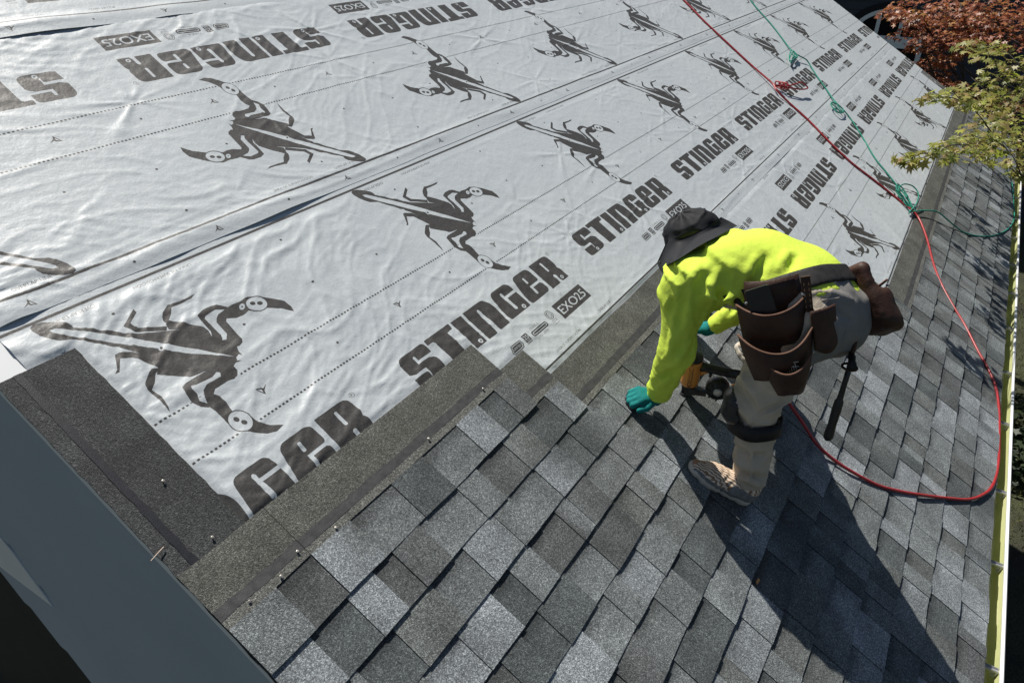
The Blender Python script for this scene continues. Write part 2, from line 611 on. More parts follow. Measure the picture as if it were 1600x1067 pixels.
# S
fill(rpoly(L((1.346, .300), (1.346, .397), (1.497, .397), (1.497, .252), (1.35, .252)), [.0, .035, .02, .035, .02]))
fill(L((1.500, .350), (1.500, .339), (1.412, .339), (1.412, .368), (1.416, .373), (1.420, .373), (1.424, .368), (1.424, .350)), 0)
fill(L((1.340, .302), (1.340, .314), (1.425, .314), (1.425, .282), (1.421, .277), (1.417, .277), (1.413, .282), (1.413, .302)), 0)
fill(L((1.505, .338), (1.470, .338), (1.488, .330), (1.500, .315)), 0)
fill(L((1.340, .330), (1.352, .322), (1.372, .314), (1.340, .314)), 0)
rect(1.349, 1.42, .255 + o_, .300 + o_, .006); ring(1.428, .268 + o_, .0, .009) if 0 else None
disc(1.43, .266 + o_, .0095, .0095, 0); disc(1.43, .266 + o_, .0045, .0045, 1)
# T
fill(rpoly(L((1.503, .374), (1.506, .398), (1.657, .398), (1.655, .380), (1.652, .372), (1.618, .370), (1.618, .25), (1.543, .25), (1.540, .366), (1.534, .374)), .004))
# I
fill(rpoly(L((1.667, .25), (1.667, .396), (1.732, .394), (1.732, .25)), .004))
disc(1.708, .266 + o_, .0105, .0105, 0); disc(1.708, .266 + o_, .0045, .0045, 1)
# N
fill(rpoly(L((1.747, .249), (1.747, .397), (1.876, .397), (1.895, .372), (1.905, .335), (1.895, .25), (1.831, .25), (1.818, .3), (1.803, .248)), [.003, .003, .02, .02, .02, .003, .003, 0, .003]))
fill(L((1.806, .240), (1.810, .366), (1.815, .372), (1.821, .372), (1.826, .366), (1.830, .240)), 0)
# G
fill(rpoly(L((1.912, .27), (1.930, .397), (2.055, .397), (2.063, .35), (2.063, .253), (1.918, .253)), [.02, .03, .025, .0, .006, .028]))
fill(L((2.07, .351), (2.07, .338), (1.996, .338), (1.999, .282), (1.993, .276), (1.986, .277), (1.981, .282), (1.979, .366), (1.984, .372), (1.990, .372), (1.994, .366), (1.994, .351)), 0)
disc(2.03, .268 + o_, .0105, .0105, 0); disc(2.03, .268 + o_, .0045, .0045, 1)
# e
fill(rpoly(L((2.074, .275), (2.100, .397), (2.226, .397), (2.228, .318), (2.160, .316), (2.160, .309), (2.216, .309), (2.228, .300), (2.228, .252), (2.082, .252)), [.02, .03, .03, .02, 0, 0, .0, .008, .03, .02]))
rect(2.149, 2.162, .334 + o_, .368 + o_, .006, 0)
fill(L((2.24, .320), (2.150, .320), (2.148, .277), (2.152, .273), (2.158, .273), (2.162, .278), (2.163, .308), (2.24, .308)), 0)
# R
fill(rpoly(L((2.247, .247), (2.247, .396), (2.390, .396), (2.392, .328), (2.386, .315), (2.394, .300), (2.394, .248), (2.340, .248), (2.326, .28), (2.318, .248)), [.002, .002, .028, .014, .0, .012, .003, .003, 0, .003]))
rect(2.314, 2.327, .322 + o_, .378 + o_, .006, 0)
fill(L((2.319, .24), (2.318, .292), (2.323, .297), (2.329, .297), (2.334, .292), (2.335, .24)), 0)
disc(2.355, .266 + o_, .0095, .0095, 0); disc(2.355, .266 + o_, .0045, .0045, 1)
ring(2.412, .392 + o_, .0085, .010); text('R', 2.408, .387 + o_, .010)
# boxed grade and small marks
rect(2.150, 2.397, .112 + o_, .193 + o_)
text('EXO25', 2.167, .130 + o_, .042, .212, 0); text('EXO25', 2.1685, .130 + o_, .042, .212, 0)
ring(2.098, .170 + o_, .0195, .0225); ring(2.098, .170 + o_, .0125, .0155); text('ETL', 2.0875, .164 + o_, .012, .021)
rect(2.078, 2.118, .1415 + o_, .1430 + o_); text('Intertek', 2.080, .131 + o_, .008, .036); text('listed', 2.083, .119 + o_, .007, .03)
rect(1.930, 2.051, .138 + o_, .164 + o_, .0128); rect(1.937, 2.044, .144 + o_, .158 + o_, .007, 0); rect(1.941, 2.040, .147 + o_, .155 + o_, .004)
text('CLASS A', 1.945, .170 + o_, .011, .062); text('TDI LISTED', 1.955, .120 + o_, .011, .075)
rect(1.876, 1.911, .140 + o_, .178 + o_); text('25', 1.880, .152 + o_, .020, .027, 0); text('YEAR', 1.881, .143 + o_, .006, .025, 0)
rect(1.876, 1.911, .133 + o_, .137 + o_)
fill(L((1.776, .145), (1.790, .172), (1.855, .172), (1.860, .150), (1.850, .136), (1.785, .134)))
fill(L((1.781, .146), (1.793, .168), (1.852, .168), (1.855, .150), (1.847, .140), (1.787, .138)), 0)
fill(L((1.785, .147), (1.794, .165), (1.850, .165), (1.851, .150), (1.846, .143), (1.789, .142)))
text('LIMITED', 1.792, .149 + o_, .009, .054, 0)
# line text, both edges (the upper one turned round)
for tt, rot in ((.094, False), (WID - .094, True)):
    text('LÍNEA DE SUPERPOSICIÓN', *( (1.957, tt) if not rot else (1.05, tt)), .014, .205, 1, rot)
    text('OVERLAP LINE', *((2.343, tt) if not rot else (.60 + .12, tt)), .013, .115, 1, rot)
rect(-.01, PER + .01, .071, .079); rect(-.01, PER + .01, WID - .080, WID - .070)
# dashed lines
DASH = PER / 88
for i in range(88):
    for t_ in (.4965 + o_, .6535 + o_):
        rect(i * DASH, i * DASH + DASH * .55, t_ - .0035, t_ + .0035)
def tri(s, t, k=1.0):
    fill([(s - .018 * k, t + .014 * k), (s - .002 * k, t - .018 * k), (s + .004 * k, t - .004 * k), (s + .024 * k, t + .012 * k), (s + .006 * k, t + .004 * k), (s + .002 * k, t + .010 * k)])
    fill([(s - .012 * k, t + .010 * k), (s - .003 * k, t - .008 * k), (s - .001 * k, t + .004 * k)], 0)
for s_ in (.91, 1.554):
    tri(s_, .571 + o_); tri(s_ - .2, .036, .9); tri(s_ - .2, WID - .036, .9)
    disc(s_ + .3225, .571 + o_, .0048)
    disc(s_ + .12, .036, .0048); disc(s_ + .12, WID - .036, .0048)
for s_, t_ in ((1.03, .86), (1.35, .88), (1.67, .86), (.74, 1.09), (1.39, 1.09)):
    disc(s_, t_, .0048)

# emblem: traced outline, stored as drawing points of two sheets of notes
def r5(*p):
    return [tuple(pix(40 + x / 5.079, 450 + y / 5.079)[:2] - np.array([0, 2.0])) for x, y in p]
def r6(*p):
    return [tuple(pix(230 + x / 4.4458, 450 + y / 4.4458)[:2] - np.array([0, 2.0])) for x, y in p]
sc_clear = np.array(r6((655, 600), (10, 980), (785, 915), (570, 1055)))
# clear the dashes that stop at the figure
fill(r6((250, 850), (310, 805), (650, 590), (640, 620), (330, 830)), 0)
fill(r6((640, 1000), (770, 925), (780, 935), (645, 1015)), 0)
body = (r5((35, 325), (60, 300), (130, 280), (230, 278), (320, 286), (360, 304), (382, 325), (440, 332), (520, 334), (600, 350), (690, 348), (770, 367), (860, 371), (1000, 363), (1110, 351), (1219, 345))
        + r6((150, 300), (128, 262), (150, 235), (250, 248), (340, 268), (390, 280), (422, 305), (445, 345), (520, 360), (545, 368), (600, 330), (655, 360), (660, 385), (640, 415), (620, 420),
             (632, 450), (660, 482), (634, 470), (616, 490), (622, 514), (657, 514), (612, 530), (598, 552), (625, 580), (625, 615), (600, 640), (540, 655), (500, 600), (400, 590), (330, 620), (292, 629), (270, 622), (150, 615), (70, 608))
        + r5((1040, 690), (1050, 645), (1050, 605), (840, 508), (760, 490), (740, 475), (690, 478), (620, 460), (550, 450), (440, 430), (400, 418), (330, 425), (270, 432), (200, 420), (110, 390), (50, 350)))
fill(body)
fill(r5((1120, 315), (890, 325), (830, 295), (880, 205), (855, 180), (775, 315), (870, 360), (1120, 349)))
fill(r6((140, 262), (112, 240), (103, 215), (106, 180), (140, 125), (165, 121), (250, 90), (328, 52), (305, 82), (250, 108), (166, 146), (165, 190), (148, 235)))
fill(r5((1060, 645), (1000, 652), (980, 680), (948, 760), (948, 780), (965, 815), (1060, 895), (1145, 995), (1130, 950), (1080, 870), (1002, 815), (1025, 760), (1030, 692)))
fill(r5((1060, 645), (850, 560), (750, 572), (745, 680), (708, 698), (726, 660), (708, 540), (740, 522), (845, 514), (1060, 602)))
# pincer arms
fill(r6((545, 372), (552, 325), (480, 245), (480, 220), (490, 195), (540, 155), (580, 130), (640, 108), (690, 76), (750, 69), (840, 76), (950, 97), (1000, 138), (1018, 170), (930, 150), (830, 150), (760, 174), (700, 170), (670, 195), (620, 215), (550, 221), (546, 240), (630, 335), (658, 365), (640, 410)))
fill(r6((448, 350), (440, 310), (420, 290), (345, 205), (380, 165), (440, 135), (480, 128), (560, 143), (545, 160), (470, 162), (402, 205), (398, 222), (440, 262), (512, 335), (522, 368)))
fill(r6((400, 592), (340, 625), (268, 668), (240, 700), (270, 750), (310, 802), (370, 832), (430, 836), (445, 815), (415, 806), (362, 795), (345, 745), (308, 715), (302, 694), (340, 686), (450, 632), (475, 600), (480, 575)))
fill(r6((505, 590), (507, 628), (410, 682), (388, 722), (398, 770), (430, 830), (470, 860), (510, 895), (560, 948), (620, 982), (680, 1001), (750, 1011), (830, 1018), (900, 1002), (945, 955), (850, 955), (765, 932), (720, 898), (650, 860), (590, 861), (550, 800), (500, 755), (460, 745), (470, 712), (560, 655), (605, 640), (620, 600)))
def eye(c, rx, ry, rot, dots, drx, dry):
    def ep(cx_, cy_, a_, b_):
        A = np.linspace(0, 2 * math.pi, 30, endpoint=False); x, y = a_ * np.cos(A), b_ * np.sin(A)
        return r6(*[(cx_ + x_ * math.cos(rot) - y_ * math.sin(rot), cy_ + x_ * math.sin(rot) + y_ * math.cos(rot)) for x_, y_ in zip(x, y)])
    fill(ep(*c, rx + 8, ry + 7)); fill(ep(*c, rx, ry), 0)
    for d in dots: fill(ep(*d, drx, dry))
eye((757, 122), 74, 47, .0, ((729, 121), (780, 117)), 20, 13)
eye((646, 930), 88, 66, .4, ((618, 917), (672, 938)), 23, 16)
def rc(x, y, r, v):
    A = np.linspace(0, 2 * math.pi, 20, endpoint=False); fill(r6(*[(x + r * math.cos(a), y + r * math.sin(a)) for a in A]), v)
rc(656, 141, 20, 0); rc(656, 141, 6, 1)
# pale wedge down the tail
fill(r5((188, 347), (240, 335), (350, 345), (700, 385), (1000, 433), (1219, 472)) + r6((300, 425), (602, 486), (300, 462), (120, 440)) + r5((1060, 492), (1000, 482), (800, 460), (600, 430), (450, 410), (300, 385), (215, 367)), 0)
rc(97, 424, 22, 0); rc(97, 425, 11, 1)
fill(r6((520, 372), (520, 350), (552, 322), (548, 368)), 0)

img = bpy.data.images.new('print', IW, IH, alpha=False, float_buffer=False)
img.colorspace_settings.name = 'Non-Color'
px_ = np.ones((IH, IW, 4), dtype=np.float32)
px_[..., 0] = px_[..., 1] = px_[..., 2] = ink
img.pixels.foreach_set(px_.ravel()); img.update(); img.pack()

def sheet_mat():
    m, nt, b = new_mat('printed_membrane')
    tc = N(nt, 'ShaderNodeTexCoord')
    ti = N(nt, 'ShaderNodeTexImage'); ti.image = img; ti.extension = 'REPEAT'; ti.interpolation = 'Linear'
    nt.links.new(tc.outputs['UV'], ti.inputs[0])
    n = N(nt, 'ShaderNodeTexNoise', Scale=3.0, Detail=5)
    nt.links.new(tc.outputs['Object'], n.inputs[0])
    light = ramp(nt, n.outputs['Fac'], [(.3, (.465, .502, .520)), (.7, (.515, .548, .562))])
    n2 = N(nt, 'ShaderNodeTexNoise', Scale=160.0, Detail=4)
    nt.links.new(tc.outputs['Object'], n2.inputs[0])
    mot = ramp(nt, n2.outputs['Fac'], [(.3, (.93, .93, .93)), (.7, (1.06, 1.06, 1.06))])
    dark = ramp(nt, n2.outputs['Fac'], [(.3, (.046, .043, .040)), (.72, (.078, .074, .069))])
    c = mixc(nt, mixc(nt, light, mot, 1.0, 'MULTIPLY'), dark, ti.outputs[0])
    nt.links.new(c, b.inputs['Base Color'])
    b.inputs['Roughness'].default_value = .47
    b.inputs['Specular IOR Level'].default_value = .36
    n3 = N(nt, 'ShaderNodeTexNoise', Scale=95.0, Detail=3)
    nt.links.new(tc.outputs['Object'], n3.inputs[0])
    bump(nt, b, n3.outputs['Fac'], .35, .0022)
    return m
M_sheet = sheet_mat()

def wrinkle(u, v, sid, v_lo, v_hi):
    """height of the loosely laid membrane"""
    h = .0009 * noise2(u * 38, v * 38, 11 + sid) + .0006 * noise2(u * 80, v * 80, 21 + sid)
    # three families of creases, each in its own patches
    near = np.clip(1.4 - u * .28, .45, 1.2)
    wx = .16 * noise2(u * 2.3, v * 2.3, 41 + sid) + .05 * noise2(u * 7, v * 7, 43); wy = .16 * noise2(u * 2.3, v * 2.3, 42 + sid) + .05 * noise2(u * 7, v * 7, 44)
    dirs = {0: (1.35, 1.75, .9), 1: (-.42, .25, .75), 2: (-.62, -.15, .5), 3: (0., -.3, .3)}[sid]
    for q, an in enumerate(dirs):
        c, s = math.cos(an), math.sin(an)
        a = (u + wx) * c + (v + wy) * s; b = -(u + wx) * s + (v + wy) * c
        mk = np.clip((noise2(u * .9, v * 1.3, 301 + 7 * q + sid) - .38) * 3.2, 0, 1)
        r1 = 1 - np.abs(2 * noise2(a * 1.9, b * 12 + 2 * noise2(u * 3, v * 3, 305 + q), 51 + sid + 9 * q) - 1)
        r2 = 1 - np.abs(2 * noise2(a * 4.5, b * 31, 61 + sid + 9 * q) - 1)
        r3 = 1 - np.abs(2 * noise2(a * 9, b * 60, 161 + sid + 9 * q) - 1)
        h = h + mk * near * (.0036 * r1 ** 7 + .0021 * r2 ** 6 + .0008 * r3 ** 3)
    if sid == 0:
        h = h + .008 * (1 - np.abs(2 * noise2(u * 3.2 + .3 * np.sin(v * 3), v * .7, 77) - 1)) ** 4 * np.clip((u - 3.5) / 2, 0, 1)
    # gentle dents of the decking joints
    h = h + .002 * (noise2(u * 1.3, v * 1.9, 81) - .5)
    # star creases round fasteners
    rs = np.random.default_rng(100 + sid)
    for _ in range(26):
        fu, fv = rs.uniform(.4, 6.5), rs.uniform(v_lo + .06, v_hi - .1)
        k = rs.integers(3, 8); ph = rs.uniform(0, 6.28); R = rs.uniform(.07, .22); A = rs.uniform(.002, .005)
        m = (np.abs(u - fu) < R * 3) & (np.abs(v - fv) < R * 3)
        if not m.any(): continue
        du, dv = u[m] - fu, v[m] - fv
        r = np.hypot(du, dv); th = np.arctan2(dv, du)
        w = (np.maximum(np.cos(k * th + ph + 1.5 * np.sin(2 * th)), 0)) ** 5
        h[m] += A * w * np.minimum(r / .03, 1) * np.exp(-(r / R) ** 1.5) - .001 * np.exp(-(r / .02) ** 2)
    # ripples along the two edges
    for e, q in ((v_lo, .7), (v_hi, .5)):
        d = np.abs(v - e)
        f = np.exp(-(d / .10) ** 2) * np.clip(1.4 - u * .13, .25, 1.2) * np.clip(d / .035, 0, 1)
        b2 = v + .05 * (noise2(u * 1.7, v * 0 + e, 91 + sid) - .5)
        h = h + q * f * .0085 * (1 - np.abs(2 * noise2(u * 1.1, b2 * 22, 92 + sid) - 1)) ** 2
    return h

und = thing('underlayment', 'pale grey printed synthetic underlayment sheets lapped across the bare roof slope', 'underlayment', RW((5.6, 2.5, 0)))
ENDS = {0: U1 - .03, 1: U1 - .03, 2: U1 - .03, 3: U1 - .03, 4: U1 - .03, 5: 4.56, 6: 4.40, 7: 4.24, 8: 4.06, 9: 3.88, 10: 3.66, 11: 3.42, 12: 3.16, 13: 1.825, 14: 1.655}
SHEETS = [(-1, -.02, 1.0, None, 0.0), (0, .845, 2.09, -1, .7155), (1, 2.0, 3.245, 1, 0.0), (2, 3.195, 4.44, -1, .0064), (3, 4.33, 5.56, 1, .52)]
for k, (sid, lo, hi, sgn, s0) in enumerate(SHEETS):
    if sid < 0: continue
    ua, ub = (.462, 10.955)
    us = np.concatenate([np.arange(ua, 4.2, .0085), np.arange(4.2, 7.2, .015), np.arange(7.2, ub, .03), [ub]])
    vs = np.linspace(lo, hi, 152)
    Uu, Vv = np.meshgrid(us, vs, indexing='ij')
    hgt = wrinkle(Uu, Vv, sid, lo, hi)
    base = .003 + .0 * k
    # where this sheet lies over the one below its lower edge
    over = np.clip(1 - (Vv - lo - .05) / .06, 0, 1)
    fish = 0
    for fu, fw, fh in {2: ((.53, .06, .009), (1.02, .08, .004), (1.48, .20, .010)), 3: ((1.35, .2, .010), (1.9, .1, .006), (3.1, .3, .005)), 1: ((5.2, .3, .004),), 0: ()}[sid]:
        fish = fish + fh * np.exp(-((Uu - fu) / fw) ** 2)
    lift = (.0012 + fish) * over
    under = np.clip((Vv - (hi - .12)) / .03, 0, 1)
    cov = np.clip(1 - (Uu - .592) / .02, 0, 1) * np.clip(1 - (Vv - 3.042) / .02, 0, 1)
    for c_ in range(15):
        cov = np.maximum(cov, np.clip(1 - (Uu - ENDS[c_]) / .02, 0, 1) * np.clip(1 - (Vv - c_ * E - .336) / .02, 0, 1))
    hgt = hgt * (1 - .85 * np.clip(1 - (Vv - lo) / .07, 0, 1))
    hgt = (base + hgt * (1 - .85 * under) + lift) * (1 - cov) + .0012 * cov
    edge = .012 * (noise2(Uu * 5, Vv * 0 + lo, 5) - .5) * np.clip(1 - (Vv - lo) / .03, 0, 1) * .4
    Vv2 = Vv + edge
    nu, nv = Uu.shape
    Vt = RW(np.stack([Uu, Vv2, hgt], -1).reshape(-1, 3))
    ii = np.arange(nu * nv).reshape(nu, nv)
    F = np.stack([ii[:-1, :-1], ii[1:, :-1], ii[1:, 1:], ii[:-1, 1:]], -1).reshape(-1, 4)
    o = part('underlayment_sheet', Vt, F, M_sheet, und, True)
    if sgn == 1: S, T = Uu - s0, Vv - lo
    else: S, T = s0 - Uu, hi - Vv
    uv = np.stack([S / PER, T / WID], -1).reshape(-1, 2).astype(np.float32)
    lay = o.data.uv_layers.new(name='UVMap')
    lay.data.foreach_set('uv', uv[F.ravel()].ravel())

# ------------------------------------------------------------------ shingles
TONES = {
    'light': (0.232, 0.252, 0.268), 'mid': (0.150, 0.163, 0.167), 'grey': (0.178, 0.194, 0.200),
    'dark': (0.089, 0.100, 0.103), 'brown': (0.098, 0.104, 0.106), 'green': (0.126, 0.136, 0.133)}
HEADLAP = (.100, .101, .090)
# tones read off the finished part of the slope: where a pale or a dark tab lies
MARK_PX = [(540, 875, 'light'), (600, 948, 'light'), (478, 1040, 'light'), (640, 905, 'brown'), (645, 868, 'brown'),
    (770, 975, 'light'), (775, 845, 'light'), (880, 830, 'brown'), (960, 830, 'brown'), (1000, 895, 'light'), (745, 665, 'light'),
    (865, 725, 'light'), (880, 640, 'light'), (720, 800, 'grey'), (690, 830, 'brown'), (530, 985, 'dark'), (720, 940, 'mid'),
    (1030, 720, 'light'), (1000, 1020, 'brown'), (1165, 990, 'light'), (1095, 1010, 'dark'), (905, 1040, 'light'), (1035, 930, 'mid'),
    (850, 1010, 'dark'), (855, 640, 'dark'), (1400, 855, 'light'), (1480, 885, 'light'), (1385, 870, 'dark'), (1415, 935, 'light'),
    (1490, 890, 'light'), (1500, 930, 'light'), (1420, 590, 'light'), (1405, 618, 'dark'), (1470, 640, 'light'), (1380, 625, 'light'),
    (1510, 600, 'dark'), (1360, 620, 'light'), (1350, 720, 'mid'), (1410, 760, 'light'), (1270, 720, 'light'), (1480, 770, 'dark'),
    (1530, 640, 'light'), (1525, 680, 'light'), (1545, 430, 'light'), (1395, 560, 'light'), (1330, 745, 'light'), (1190, 960, 'light'),
    (1085, 875, 'dark'), (950, 960, 'grey'), (660, 770, 'mid'), (600, 1040, 'dark'), (440, 970, 'mid'), (590, 815, 'mid'), (640, 735, 'dark'),
    (1300, 960, 'light'), (1260, 900, 'mid'), (1350, 1010, 'light'), (1390, 1020, 'dark'), (1300, 880, 'dark'), (1250, 850, 'dark')]
MARKS = [(*pix(x, y, .012)[:2], t) for x, y, t in MARK_PX]
DD = .0145
def top_n(dv):            # dv: distance above the lower edge of the shingle
    return .0085 + DD * (.336 - dv) / .336

def tone_at(rs, uc, vc):
    best = None
    for a, b, t in MARKS:
        if abs(b - vc) < .075 and abs(a - uc) < .10:
            d = abs(a - uc)
            if best is None or d < best[0]: best = (d, t)
    if best: return TONES[best[1]]
    r = rs.random()
    k = 'light' if r < .12 else 'grey' if r < .36 else 'mid' if r < .62 else 'green' if r < .82 else 'dark' if r < .93 else 'brown'
    return TONES[k]

def make_shingle(c, ua, ub, idx):
    rs = random.Random(c * 100 + idx)
    v0 = c * E
    V = []; F = []; C = []
    def quadgrid(us, vs, nz, tone, thick, sides=True):
        """raised slab with a grid on top; nz(dv) height of the top face; tone(u,dv) colour"""
        b = len(V); nu, nv = len(us), len(vs)
        for u in us:
            for v in vs:
                V.append((u, v0 + v, nz(v))); C.append(tone(u, v))
        for i in range(nu - 1):
            for j in range(nv - 1):
                F.append((b + i * nv + j, b + (i + 1) * nv + j, b + (i + 1) * nv + j + 1, b + i * nv + j + 1))
        if sides:
            loop = [(i, 0) for i in range(nu)] + [(nu - 1, j) for j in range(1, nv)] + [(i, nv - 1) for i in range(nu - 2, -1, -1)] + [(0, j) for j in range(nv - 2, 0, -1)]
            b2 = len(V)
            for i, j in loop:
                v = vs[j]
                V.append((us[i], v0 + v, nz(v) - thick)); C.append((.02, .02, .022))
            m = len(loop)
            for q in range(m):
                i, j = loop[q]; i2, j2 = loop[(q + 1) % m]
                F.append((b + i * nv + j, b2 + q, b2 + (q + 1) % m, b + i2 * nv + j2))
    jit = rs.uniform(-.002, .002)
    wob = lambda u: .0022 * (math.sin(u * 9 + c) + math.sin(u * 23 + 2 * c))
    # lower layer: exposed between the tabs
    lo_n = lambda v: top_n(v) - .0035 + (.0008 if v < .01 else 0)
    # tab layout
    bounds = []; u = ua; k = rs.randint(0, 1)
    pat = [.19, .10, .155, .125, .17, .09, .14, .16]
    rs.shuffle(pat); q = 0
    while u < ub - .03:
        w = pat[q % len(pat)] * rs.uniform(.88, 1.12); q += 1
        e = min(u + w, ub)
        if ub - e < .05: e = ub
        bounds.append((u, e, k)); u = e; k ^= 1
    # base lower layer strip
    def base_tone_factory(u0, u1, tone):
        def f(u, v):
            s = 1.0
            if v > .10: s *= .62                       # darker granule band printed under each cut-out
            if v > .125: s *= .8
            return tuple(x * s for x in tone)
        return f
    def tab_tone_factory(u0, u1, tone, grad):
        other = TONES[rs.choice(['light', 'grey', 'mid', 'dark', 'green'])]
        side = rs.choice([0, 1]); amt = rs.choice([0, 0, .5, .8]); vt = rs.uniform(0, 1)
        def f(u, v):
            s = 1 + grad * ((u - u0) / (u1 - u0) - .5)
            t = (u - u0) / (u1 - u0); t = t if side else 1 - t
            w = amt * max(0, min(1, (t - .35) * 1.8)) * max(0, min(1, .3 + 1.2 * (vt if v < .08 else 1 - vt)))
            return tuple((x * (1 - w) + y * w) * s for x, y in zip(tone, other))
        return f
    for (a, e, kk) in bounds:
        tone = tone_at(rs, (a + e) / 2, v0 + .07)
        vv = rs.uniform(.88, 1.12)
        tone = tuple(x * vv for x in tone)
        n = max(2, int((e - a) / .05) + 1)
        us = np.linspace(a, e, n)
        if kk:      # tab of the upper layer
            tp = rs.uniform(0, .006)
            us2 = np.linspace(a + .0006, e - .0006, n)
            quadgrid(us2, [jit, .035, .08, .12, .150], lambda v: top_n(v), tab_tone_factory(a, e, tone, rs.uniform(-.35, .35)), .0034)
            quadgrid(us, [jit + .004, .146], lambda v: top_n(v) - .0045, lambda u, v: (.02, .02, .022), .003)
        else:
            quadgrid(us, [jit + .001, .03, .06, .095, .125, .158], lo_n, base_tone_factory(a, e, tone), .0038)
    # head lap with sealant line
    us = np.linspace(ua, ub, 6)
    quadgrid(us, [.150, .158, .178], top_n, lambda u, v: (.13, .13, .12), .003)
    quadgrid(us, [.205, .25, .30, .336], top_n, lambda u, v: HEADLAP, .0035)
    W = np.array(V)
    W[:, 1] += .0018 * np.sin(W[:, 0] * 7 + c * 2) + .0012 * np.sin(W[:, 0] * 19 + c)
    W[:, 2] += .0012 * np.sin(W[:, 0] * 5.3 + c * 1.7) + .001 * np.sin(W[:, 0] * 13 + c * .7)
    o = part('shingle', RW(W), F, M_shingle, roof_cover)
    ca = o.data.color_attributes.new('Tone', 'FLOAT_COLOR', 'POINT')
    ca.data.foreach_set('color', np.concatenate([np.array(C), np.ones((len(C), 1))], 1).astype(np.float32).ravel())
    # sealant strip, only where no course lies over it yet
    ua = max(ua, ENDS.get(c + 1, 0) - .02)
    if ua > ub - .03: return
    S = []
    uu = np.linspace(ua, ub, 14)
    for x in uu:
        w1 = .0015 * math.sin(x * 41 + c); w2 = .002 * math.sin(x * 57 + 2 * c)
        dz = .0012 * math.sin(x * 5.3 + c * 1.7) + .001 * math.sin(x * 13 + c * .7)
        S += [(x, v0 + .176 + w1, top_n(.176) + .0006 + dz), (x, v0 + .207 + w2, top_n(.207) + .0006 + dz)]
    S = np.array(S)
    part('sealant_strip', RW(S), [(2 * i, 2 * i + 2, 2 * i + 3, 2 * i + 1) for i in range(13)], M_seal, o)

M_seal = mat_noise('sealant_strip', (.040, .041, .042), (.075, .075, .074), 45, .6, .5, .002, .3)
roof_cover = thing('shingle_covering', 'new laminated asphalt shingles in mixed greys laid in stepped courses up from the gutter', 'shingles', RW((3, 1, .02)))
for c in range(15):
    end = ENDS[c]
    off = [0, .33, .66, .165, .5, .83][c % 6] if c < 9 else ((c * .155 + .07) % 1.0)
    u = U0 - .006
    idx = 0
    e = u + (1.0 - off if off < .82 else .18 + .2)
    cuts = [u]
    # work back from the end so that the last shingle is whole where the course is unfinished
    if c >= 5:
        x = end; cuts = [x]
        while x - 1.0 > u + .12: x -= 1.0; cuts.append(x)
        cuts.append(u); cuts = cuts[::-1]
    else:
        x = e
        while x < end - .1: cuts.append(x); x += 1.0
        cuts.append(end)
    for i in range(len(cuts) - 1):
        make_shingle(c, cuts[i] + .0008, cuts[i + 1] - .0008, i)

# starter pieces along the near rake
def starter(va, vb, ua, ub, parent, seed, seal_u, mat=M_starter, tone=(.050, .052, .053), nn=.0045):
    rs = np.random.default_rng(seed)
    us = np.linspace(ua, ub, 8); vs = np.linspace(va, vb, 40)
    Uu, Vv = np.meshgrid(us, vs, indexing='ij')
    Uj = Uu.copy()
    Uj[0] += rs.normal(0, .0014, len(vs)); Uj[-1] += rs.normal(0, .0012, len(vs))
    Nn = nn + .0015 * noise2(Uu * 6, Vv * 6, seed) + .003 * np.clip((Uu - ub + .04) / .04, 0, 1) * noise2(Uu * 2, Vv * 4, seed + 1)
    T = np.stack([Uj, Vv, Nn], -1).reshape(-1, 3)
    nu, nv = Uu.shape
    ii = np.arange(nu * nv).reshape(nu, nv)
    F = [tuple(f) for f in np.stack([ii[:-1, :-1], ii[1:, :-1], ii[1:, 1:], ii[:-1, 1:]], -1).reshape(-1, 4)]
    lp = [ii[i, 0] for i in range(nu)] + [ii[-1, j] for j in range(1, nv)] + [ii[i, -1] for i in range(nu - 2, -1, -1)] + [ii[0, j] for j in range(nv - 2, 0, -1)]
    b = len(T); B = T[lp].copy(); B[:, 2] -= .0035
    m = len(lp)
    F += [(lp[q], b + q, b + (q + 1) % m, lp[(q + 1) % m]) for q in range(m)]
    o = part('starter_strip', RW(np.vstack([T, B])), F, mat, parent)
    tn = np.array(tone) * (1 + .25 * (noise2(Uu * 9, Vv * 9, seed + 5).reshape(-1, 1) - .5))
    C = np.ones((len(T) + m, 4), np.float32); C[:len(T), :3] = tn; C[len(T):, :3] = .02
    ca = o.data.color_attributes.new('Tone', 'FLOAT_COLOR', 'POINT'); ca.data.foreach_set('color', C.ravel())
    if seal_u:
        a, b2 = seal_u
        S = []
        for v in vs:
            S += [(a + rs.normal(0, .0012), v, nn + .0026), (b2 + rs.normal(0, .0012), v, nn + .0026)]
        part('sealant_strip', RW(np.array(S)), [(2 * i + 1, 2 * i, 2 * i + 2, 2 * i + 3)[::-1] for i in range(len(vs) - 1)], M_tar, o)
    return o
starter(2.04, 3.042, .381, .592, roof_cover, 5, (.423, .444))
for k, (va, vb) in enumerate(((.06, .52), (.52, 1.5))):
    starter(va, vb, U1 - .225, U1 - .02, roof_cover, 20 + k, None, M_starter, (.12, .12, .115))
starter(1.04, 2.036, .381, .592, roof_cover, 6, None, nn=.003)

